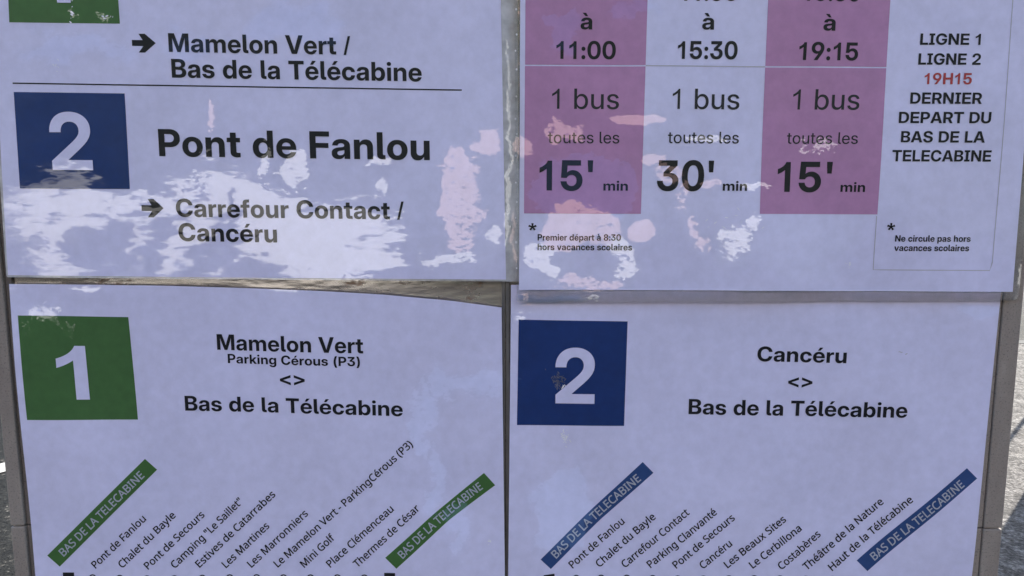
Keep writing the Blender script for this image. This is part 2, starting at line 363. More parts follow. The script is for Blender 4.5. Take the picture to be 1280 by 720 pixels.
# letter outlines, thousandths of an em; ~ marks a quadratic control point
BOLD = {
 ' ': '269|',
 "'": '282|86,446 71,728 210,728 196,446',
 '(': '391|96,290 ~96,375 ~125,552 ~177,710 211,765 356,765 ~325,696 ~277,536 ~250,369 250,290 ~250,220 ~274,85 ~321,-60 356,-143 211,-143 ~154,-47 ~96,173',
 ')': '391|34,-143 ~70,-59 ~117,85 ~141,220 141,290 ~141,369 ~113,536 ~66,696 34,765 180,765 ~214,710 ~266,552 ~295,375 295,290 ~295,173 ~236,-48 180,-143',
 '*': '389|226,607 338,660 367,573 244,549 330,458 255,404 195,513 135,404 60,458 146,549 23,573 52,660 164,607 149,731 241,731',
 '0': '645|322,-12 ~229,-12 ~101,80 ~34,247 34,363 ~34,480 ~101,648 ~229,739 322,739 ~416,739 ~544,648 ~611,480 611,363 ~611,247 ~544,79 ~416,-12|322,115 ~368,115 ~429,174 ~460,286 460,363 ~460,442 ~429,553 ~368,612 322,612 ~277,612 ~215,553 ~185,442 185,363 ~185,286 ~215,174 ~277,115',
 '1': '556|393,0 393,716 281,716 ~262,660 205,612 ~145,566 79,546 79,422 ~177,455 256,522 256,0',
 '2': '645|61,0 61,115 328,343 ~359,370 ~407,418 ~436,471 436,504 ~436,537 ~408,586 ~358,613 324,613 ~287,613 ~233,581 ~204,521 204,478 57,478 ~57,558 ~123,675 ~242,739 324,739 ~400,739 ~518,683 ~585,582 585,513 ~585,463 ~547,379 ~473,299 420,253 277,129 277,127 588,127 588,0',
 '3': '645|320,-12 ~230,-12 ~106,56 ~40,170 40,238 192,238 ~192,200 ~224,144 ~281,112 318,112 ~355,112 ~410,142 ~441,196 441,231 ~441,265 ~408,316 ~346,343 304,343 205,343 205,438 374,599 374,600 80,600 80,728 561,728 561,606 330,391 330,425 ~417,433 ~536,384 ~596,288 596,225 ~596,156 ~526,49 ~402,-12',
 '4': '645|21,151 21,273 332,728 489,728 181,275 181,274 623,274 623,151|381,0 381,188 382,243 382,454 529,454 529,0',
 '5': '645|321,-11 ~243,-11 ~122,48 ~52,153 48,223 198,223 ~199,191 ~232,141 ~287,111 322,111 ~358,111 ~413,145 ~444,203 444,242 ~444,280 ~413,340 ~359,373 324,373 ~279,373 ~215,336 203,302 59,305 82,728 552,728 552,600 221,600 208,435 209,435 ~235,463 ~309,491 354,491 ~403,491 ~490,455 ~557,388 ~594,298 594,246 ~594,171 ~526,55 ~403,-11',
 '6': '645|326,-10 ~246,-10 ~122,53 ~51,166 51,240 ~51,299 ~101,414 149,483 317,728 486,728 256,399 222,399 ~232,415 ~266,449 ~319,473 358,473 ~429,473 ~534,415 ~593,310 593,239 ~593,166 ~525,53 ~405,-10|322,112 ~358,112 ~413,145 ~445,203 445,239 ~445,275 ~413,331 ~358,364 322,364 ~287,364 ~232,331 ~200,275 200,239 ~200,203 ~232,145 ~287,112',
 '7': '645|116,0 418,595 418,596 66,596 66,728 578,728 578,598 277,0',
 '8': '645|322,-12 ~238,-12 ~112,41 ~41,134 41,196 ~41,245 ~86,322 ~165,371 218,378 218,378 ~148,389 ~66,475 66,542 ~66,600 ~131,689 ~247,739 322,739 ~399,739 ~514,689 ~579,600 579,542 ~579,476 ~496,389 427,378 427,378 ~479,371 ~559,322 ~603,245 603,196 ~603,134 ~532,41 ~406,-12|322,102 ~358,102 ~412,129 ~443,176 443,207 ~443,239 ~412,287 ~357,315 322,315 ~287,315 ~233,287 ~201,239 201,207 ~201,176 ~232,129 ~286,102|322,431 ~353,431 ~400,455 ~427,498 427,527 ~427,556 ~401,598 ~354,622 322,622 ~291,622 ~244,598 ~218,556 218,527 ~218,498 ~244,455 ~291,431',
 '9': '645|319,738 ~399,738 ~523,675 ~593,562 593,487 ~593,429 ~544,314 496,245 327,0 159,0 389,329 422,329 ~413,313 ~379,278 ~326,255 287,255 ~217,255 ~110,313 ~51,418 51,488 ~51,562 ~120,675 ~240,738|323,615 ~288,615 ~232,582 ~200,525 200,489 ~200,453 ~232,396 ~288,363 323,363 ~358,363 ~413,396 ~444,453 444,489 ~444,525 ~413,582 ~358,615',
 ':': '269|135,-9 ~99,-9 ~49,41 49,77 ~49,113 ~99,163 135,163 ~171,163 ~221,113 221,77 ~221,41 ~171,-9|135,329 ~99,329 ~49,379 49,415 ~49,451 ~99,501 135,501 ~171,501 ~221,451 221,415 ~221,379 ~171,329',
 '<': '645|72,227 72,355 573,575 573,429 231,292 236,300 236,282 231,289 573,153 573,8',
 '>': '645|573,227 72,8 72,153 414,289 409,282 409,300 414,292 72,429 72,575 573,355',
 'A': '725|6,0 259,728 466,728 719,0 543,0 434,342 ~411,415 ~367,570 341,664 384,664 ~358,570 ~313,415 290,342 178,0|171,153 171,279 555,279 555,153',
 'B': '647|53,0 53,728 348,728 ~427,728 ~537,680 ~594,597 594,541 ~594,500 ~561,434 ~502,391 462,381 462,380 ~506,376 ~578,332 ~621,257 621,205 ~621,145 ~562,52 ~449,0 367,0|209,124 342,124 ~397,124 ~458,172 458,215 ~458,245 ~431,287 ~380,310 344,310 209,310|209,427 334,427 ~365,427 ~411,449 ~435,488 435,515 ~435,556 ~381,603 334,603 209,603',
 'C': '728|377,-12 ~277,-12 ~121,79 ~31,247 31,363 ~31,481 ~121,649 ~277,739 377,739 ~441,739 ~552,701 ~637,630 ~691,531 699,469 539,469 ~533,500 ~505,548 ~464,582 ~411,599 379,599 ~320,599 ~236,542 ~191,436 191,363 ~191,291 ~235,185 ~320,128 379,128 ~411,128 ~463,145 ~504,179 ~533,227 539,258 699,258 ~691,198 ~638,99 ~553,27 ~442,-12',
 'D': '705|314,0 124,0 124,134 306,134 ~377,134 ~469,186 ~515,289 515,364 ~515,440 ~469,542 ~377,594 306,594 121,594 121,728 316,728 ~426,728 ~587,639 ~674,476 674,364 ~674,252 ~587,89 ~426,0|212,728 212,0 53,0 53,728',
 'E': '611|53,0 53,728 578,728 578,592 212,592 212,433 550,433 550,301 212,301 212,135 578,135 578,0',
 'F': '586|53,0 53,728 562,728 562,592 212,592 212,419 538,419 538,288 212,288 212,0',
 'G': '738|378,-12 ~274,-12 ~118,82 ~31,250 31,363 ~31,481 ~121,649 ~278,739 376,739 ~439,739 ~549,702 ~635,634 ~690,541 697,484 535,484 ~529,510 ~503,553 ~463,583 ~412,599 380,599 ~321,599 ~236,542 ~191,437 191,363 ~191,290 ~237,185 ~322,128 382,128 ~432,128 ~506,165 ~547,230 547,274 583,271 393,271 393,390 702,390 702,295 ~702,204 ~619,66 ~473,-12',
 'H': '723|53,0 53,728 212,728 212,438 511,438 511,728 670,728 670,0 511,0 511,303 212,303 212,0',
 'I': '408|31,0 31,128 125,128 125,599 31,599 31,728 378,728 378,599 284,599 284,128 378,128 378,0',
 'L': '560|53,0 53,728 212,728 212,135 538,135 538,0',
 'M': '903|53,0 53,728 287,728 398,408 ~406,384 ~426,313 ~448,235 ~466,164 472,140 433,140 ~439,164 ~457,235 ~479,313 ~499,384 506,408 615,728 850,728 850,0 694,0 694,335 ~694,359 ~696,429 ~698,509 ~700,591 700,628 718,628 ~707,588 ~683,504 ~661,425 ~640,358 633,335 516,0 387,0 269,335 ~262,358 ~241,425 ~218,504 ~193,588 182,628 203,628 ~203,591 ~205,509 ~208,429 ~209,359 209,335 209,0',
 'N': '731|53,0 53,728 220,728 444,370 ~456,352 ~490,292 ~527,223 544,190 526,153 ~524,188 ~521,277 ~519,360 519,384 519,728 678,728 678,0 511,0 307,325 ~293,348 ~252,417 ~204,505 177,554 204,569 ~208,515 ~211,420 ~212,346 212,325 212,0',
 'P': '636|53,0 53,728 343,728 ~426,728 ~546,668 ~612,560 612,486 ~612,412 ~546,303 ~424,244 342,244 143,244 143,376 331,376 ~370,376 ~425,403 ~455,452 455,486 ~455,519 ~425,568 ~370,595 331,595 212,595 212,0',
 'R': '653|53,0 53,728 347,728 ~429,728 ~550,669 ~615,561 615,487 ~615,414 ~547,308 ~422,251 338,251 149,251 149,377 334,377 ~373,377 ~429,404 ~458,453 458,487 ~458,520 ~428,569 ~373,596 334,596 212,596 212,0|463,0 297,329 463,329 633,0',
 'S': '658|332,-12 ~238,-12 ~105,47 ~35,159 34,238 187,238 ~188,201 ~224,147 ~289,118 333,118 ~373,118 ~433,140 ~466,180 466,207 ~466,229 ~439,262 ~383,287 338,297 262,313 ~155,336 ~49,438 49,516 ~49,583 ~119,683 ~245,739 328,739 ~413,739 ~536,682 ~605,577 607,505 458,505 ~455,553 ~386,609 329,609 ~294,609 ~239,587 ~209,549 209,524 ~209,502 ~234,471 ~288,447 330,438 398,424 ~456,412 ~541,375 ~596,324 ~623,258 623,216 ~623,145 ~554,43 ~423,-12',
 'T': '642|23,592 23,728 619,728 619,592 401,592 401,0 242,0 242,592',
 'U': '707|354,-12 ~262,-12 ~127,55 ~52,175 52,255 52,728 207,728 207,267 ~207,226 ~244,162 ~310,126 354,126 ~398,126 ~464,162 ~500,226 500,267 500,728 656,728 656,255 ~656,175 ~581,55 ~445,-12',
 'V': '718|259,0 6,728 180,728 292,386 ~314,315 ~360,155 386,64 341,64 ~366,156 ~411,315 432,386 540,728 712,728 464,0',
 'a': '561|208,-9 ~156,-9 ~76,25 ~30,94 30,146 ~30,190 ~62,248 ~118,285 ~191,303 232,307 ~278,312 ~334,320 ~359,337 359,354 359,357 ~359,375 ~340,402 ~304,418 279,418 ~253,418 ~215,402 ~192,373 190,354 47,357 ~52,410 ~110,487 ~212,530 283,530 ~336,530 ~421,506 ~479,460 ~510,393 510,351 510,0 361,0 361,73 359,73 ~345,47 ~304,10 ~246,-9|252,95 ~284,95 ~333,119 ~360,161 360,188 360,239 ~354,236 ~333,230 ~307,224 ~277,219 260,216 ~236,213 ~198,197 ~176,171 176,151 ~176,133 ~195,108 ~229,95',
 'b': '606|354,-11 ~319,-11 ~261,10 ~217,51 203,80 201,80 201,0 51,0 51,728 203,728 203,446 204,446 ~220,473 ~264,510 ~321,530 355,530 ~421,530 ~520,462 ~577,341 577,260 ~577,178 ~521,56 ~421,-11|313,112 ~347,112 ~396,148 ~423,214 423,260 ~423,306 ~396,372 ~347,407 313,407 ~278,407 ~226,371 ~197,305 197,260 ~197,215 ~226,149 ~278,112',
 'c': '563|291,-12 ~212,-12 ~94,57 ~29,179 29,259 ~29,339 ~94,462 ~212,530 291,530 ~343,530 ~429,500 ~494,445 ~533,370 537,325 390,322 ~387,341 ~372,373 ~347,396 ~314,408 293,408 ~259,408 ~209,372 ~183,305 183,259 ~183,214 ~209,147 ~259,110 293,110 ~314,110 ~347,123 ~371,146 ~386,178 390,198 537,195 ~534,150 ~496,74 ~431,19 ~343,-12',
 'd': '606|251,-11 ~185,-11 ~84,56 ~29,178 29,260 ~29,341 ~85,462 ~185,530 250,530 ~285,530 ~342,510 ~386,473 401,446 402,446 402,728 555,728 555,0 404,0 404,80 403,80 ~389,51 ~345,10 ~286,-11|293,112 ~328,112 ~380,149 ~409,215 409,260 ~409,305 ~380,371 ~328,407 293,407 ~259,407 ~210,372 ~183,306 183,260 ~183,214 ~210,148 ~259,112',
 'e': '569|290,-12 ~211,-12 ~93,57 ~29,180 29,259 ~29,338 ~94,461 ~210,530 285,530 ~343,530 ~437,492 ~505,421 ~542,322 542,262 542,221 82,221 82,316 469,316 400,294 ~400,332 ~373,386 ~323,416 289,416 ~254,416 ~204,386 ~177,332 177,295 177,228 ~177,189 ~205,132 ~258,101 295,101 ~322,101 ~364,116 ~392,144 399,163 537,161 ~527,110 ~458,32 ~354,-12',
 'f': '382|362,519 362,400 9,400 9,519|103,0 103,580 ~103,630 ~142,698 ~219,731 275,731 ~303,731 ~354,730 364,730 361,611 ~354,611 ~323,612 311,612 ~281,612 ~255,586 255,556 255,0',
 'g': '606|298,-211 ~223,-211 ~120,-170 ~61,-95 53,-47 198,-43 ~203,-61 ~230,-87 ~271,-101 298,-101 ~349,-101 ~404,-46 404,8 404,90 402,90 ~388,60 ~344,21 ~286,2 251,2 ~185,2 ~84,68 ~29,186 29,263 ~29,343 ~85,462 ~186,530 250,530 ~285,530 ~342,509 ~387,471 403,443 404,443 404,519 555,519 555,21 ~555,-60 ~491,-163 ~375,-211|293,122 ~328,122 ~380,157 ~409,222 409,266 ~409,309 ~380,374 ~328,409 293,409 ~259,409 ~210,375 ~183,311 183,266 ~183,220 ~210,156 ~259,122',
 'h': '595|203,288 203,0 51,0 51,728 203,728 203,383 178,383 ~202,451 ~292,530 363,530 ~419,530 ~500,481 ~544,390 544,326 544,0 392,0 392,297 ~392,346 ~344,399 300,399 ~271,399 ~228,375 ~203,326',
 'i': '254|51,0 51,519 203,519 203,0|127,580 ~90,580 ~41,625 41,659 ~41,693 ~90,738 126,738 ~164,738 ~212,693 212,659 ~212,625 ~164,580',
 'k': '560|189,145 189,325 206,325 378,519 555,519 324,256 287,256|51,0 51,728 203,728 203,0|388,0 231,222 332,329 565,0',
 'l': '283|222,0 ~132,0 ~51,67 51,143 51,728 203,728 203,158 ~203,135 ~223,116 245,116 ~251,116 ~263,116 267,116 270,1 ~259,1 ~235,0',
 'm': '893|51,0 51,519 197,519 198,399 189,399 ~202,444 ~252,501 ~318,530 354,530 ~413,530 ~499,461 509,398 494,398 ~503,440 ~554,499 ~627,530 669,530 ~719,530 ~797,486 ~842,404 842,345 842,0 690,0 690,315 ~690,359 ~642,404 606,404 ~580,404 ~541,381 ~520,339 520,311 520,0 373,0 373,318 ~373,358 ~328,404 291,404 ~266,404 ~227,381 ~203,337 203,306 203,0',
 'n': '595|203,288 203,0 51,0 51,519 200,519 201,383 178,383 ~202,451 ~292,530 363,530 ~419,530 ~500,481 ~544,390 544,326 544,0 392,0 392,297 ~392,346 ~344,399 300,399 ~271,399 ~228,375 ~203,326',
 'o': '588|294,-12 ~215,-12 ~95,56 ~29,178 29,259 ~29,340 ~95,462 ~215,530 294,530 ~374,530 ~493,462 ~560,340 560,259 ~560,178 ~493,56 ~374,-12|294,111 ~328,111 ~378,146 ~406,213 406,259 ~406,306 ~378,372 ~328,408 294,408 ~261,408 ~211,372 ~183,306 183,259 ~183,213 ~211,146 ~261,111',
 'p': '606|51,-204 51,519 201,519 201,447 204,447 ~219,474 ~263,510 ~321,530 355,530 ~421,530 ~520,462 ~577,341 577,260 ~577,178 ~521,56 ~421,-11 354,-11 ~319,-11 ~262,10 ~219,50 205,78 203,78 203,-204|313,112 ~347,112 ~396,148 ~423,214 423,260 ~423,306 ~396,372 ~347,407 313,407 ~278,407 ~226,371 ~197,305 197,260 ~197,215 ~226,149 ~278,112',
 'r': '384|51,0 51,519 198,519 198,429 200,429 ~214,477 ~276,522 326,522 ~339,522 ~361,521 370,521 370,392 ~362,393 ~325,395 307,395 ~277,395 ~230,367 ~203,315 203,278 203,0',
 's': '531|270,-12 ~202,-12 ~95,29 ~31,107 26,162 176,164 ~180,132 ~228,96 268,96 ~307,96 ~350,124 350,146 ~350,166 ~316,190 284,196 193,213 ~117,228 ~38,304 38,364 ~38,414 ~93,489 ~193,529 262,529 ~331,529 ~432,487 ~489,410 492,357 351,354 ~350,384 ~304,422 267,422 ~231,422 ~190,393 190,371 ~190,353 ~222,328 251,322 351,303 ~430,288 ~505,219 505,161 ~505,109 ~445,31 ~339,-12',
 't': '376|354,519 354,400 9,400 9,519|96,658 249,658 249,164 ~249,139 ~270,118 298,118 ~310,118 ~344,119 353,119 355,1 ~341,0 ~292,-1 267,-1 ~179,-1 ~96,68 96,141',
 'u': '595|231,-11 ~176,-11 ~95,38 ~51,129 51,193 51,519 203,519 203,222 ~203,173 ~251,120 295,120 ~324,120 ~367,144 ~392,194 392,231 392,519 544,519 544,0 395,0 394,136 417,136 ~393,68 ~303,-11',
 'v': '565|197,0 5,519 166,519 248,267 ~263,220 ~290,124 303,76 267,76 ~280,124 ~306,220 320,267 401,519 560,519 368,0',
 'à': '561|208,-9 ~156,-9 ~76,25 ~30,94 30,146 ~30,190 ~62,248 ~118,285 ~191,303 232,307 ~278,312 ~334,320 ~359,337 359,354 359,357 ~359,375 ~340,402 ~304,418 279,418 ~253,418 ~215,402 ~192,373 190,354 47,357 ~52,410 ~110,487 ~212,530 283,530 ~336,530 ~421,506 ~479,460 ~510,393 510,351 510,0 361,0 361,73 359,73 ~345,47 ~304,10 ~246,-9|252,95 ~284,95 ~333,119 ~360,161 360,188 360,239 ~354,236 ~333,230 ~307,224 ~277,219 260,216 ~236,213 ~198,197 ~176,171 176,151 ~176,133 ~195,108 ~229,95|231,583 106,737 253,737 337,583',
 'é': '569|290,-12 ~211,-12 ~93,57 ~29,180 29,259 ~29,338 ~94,461 ~210,530 285,530 ~343,530 ~437,492 ~505,421 ~542,322 542,262 542,221 82,221 82,316 469,316 400,294 ~400,332 ~373,386 ~323,416 289,416 ~254,416 ~204,386 ~177,332 177,295 177,228 ~177,189 ~205,132 ~258,101 295,101 ~322,101 ~364,116 ~392,144 399,163 537,161 ~527,110 ~458,32 ~354,-12|225,583 310,737 457,737 332,583',
 '/': '278|-2,-12 178,728 276,728 95,-12',
}
PLAIN = {
 ' ': '269|',
 '1': '556|373,0 285,0 285,560 ~253,530 202,500 ~150,469 109,454 109,539 ~183,574 238,624 ~294,673 317,719 373,719',
 'b': '598|330,-11 ~288,-11 ~226,17 ~184,60 171,82 166,82 166,0 67,0 67,728 168,728 168,450 172,450 ~185,472 ~226,513 ~287,541 330,541 ~397,541 ~499,474 ~557,350 557,266 ~557,181 ~499,57 ~397,-11|310,77 ~355,77 ~419,124 ~453,209 453,266 ~453,323 ~419,407 ~355,453 310,453 ~264,453 ~199,407 ~164,323 164,266 ~164,210 ~199,124 ~264,77',
 'e': '567|294,-12 ~216,-12 ~102,58 ~41,182 41,264 ~41,345 ~103,470 ~213,541 286,541 ~336,541 ~424,507 ~490,439 ~528,337 528,269 528,236 95,236 95,314 474,314 428,289 ~428,339 ~395,414 ~332,456 287,456 ~242,456 ~177,414 ~142,341 142,296 142,247 ~142,193 ~180,115 ~248,74 295,74 ~327,74 ~378,93 ~414,129 422,155 519,142 ~508,96 ~445,27 ~352,-12',
 'l': '265|203,-2 ~132,-2 ~67,60 67,125 67,728 168,728 168,141 ~168,108 ~188,83 215,83 ~225,83 ~238,84 243,85 253,3 ~244,1 ~218,-2',
 'o': '583|291,-12 ~216,-12 ~104,58 ~41,182 41,264 ~41,347 ~104,472 ~216,541 291,541 ~367,541 ~479,472 ~541,347 541,264 ~541,182 ~479,58 ~367,-12|291,76 ~340,76 ~405,125 ~439,211 439,264 ~439,318 ~405,404 ~340,454 291,454 ~243,454 ~178,404 ~144,319 144,264 ~144,210 ~178,125 ~243,76',
 's': '514|258,-12 ~200,-12 ~108,24 ~49,94 42,145 140,157 ~148,114 ~209,71 258,71 ~309,71 ~370,114 370,145 ~370,172 ~331,206 294,214 205,234 ~131,251 ~56,325 56,383 ~56,430 ~108,501 ~200,541 260,541 ~318,541 ~403,504 ~455,437 462,391 368,380 ~362,413 ~309,460 261,460 ~216,460 ~158,419 158,387 ~158,360 ~199,326 240,317 326,297 ~402,280 ~474,209 474,152 ~474,103 ~419,29 ~321,-12',
 't': '333|303,532 303,449 9,449 9,532|94,667 195,667 195,141 ~195,109 ~222,82 254,82 ~263,82 ~291,84 301,85 311,2 ~296,-1 ~260,-4 243,-4 ~170,-4 ~94,65 94,131',
 'u': '581|253,-8 ~199,-8 ~115,38 ~67,130 67,197 67,532 168,532 168,209 ~168,148 ~230,82 284,82 ~321,82 ~378,112 ~412,174 412,220 412,532 514,532 514,0 416,0 415,131 432,131 ~407,59 ~316,-8',
}
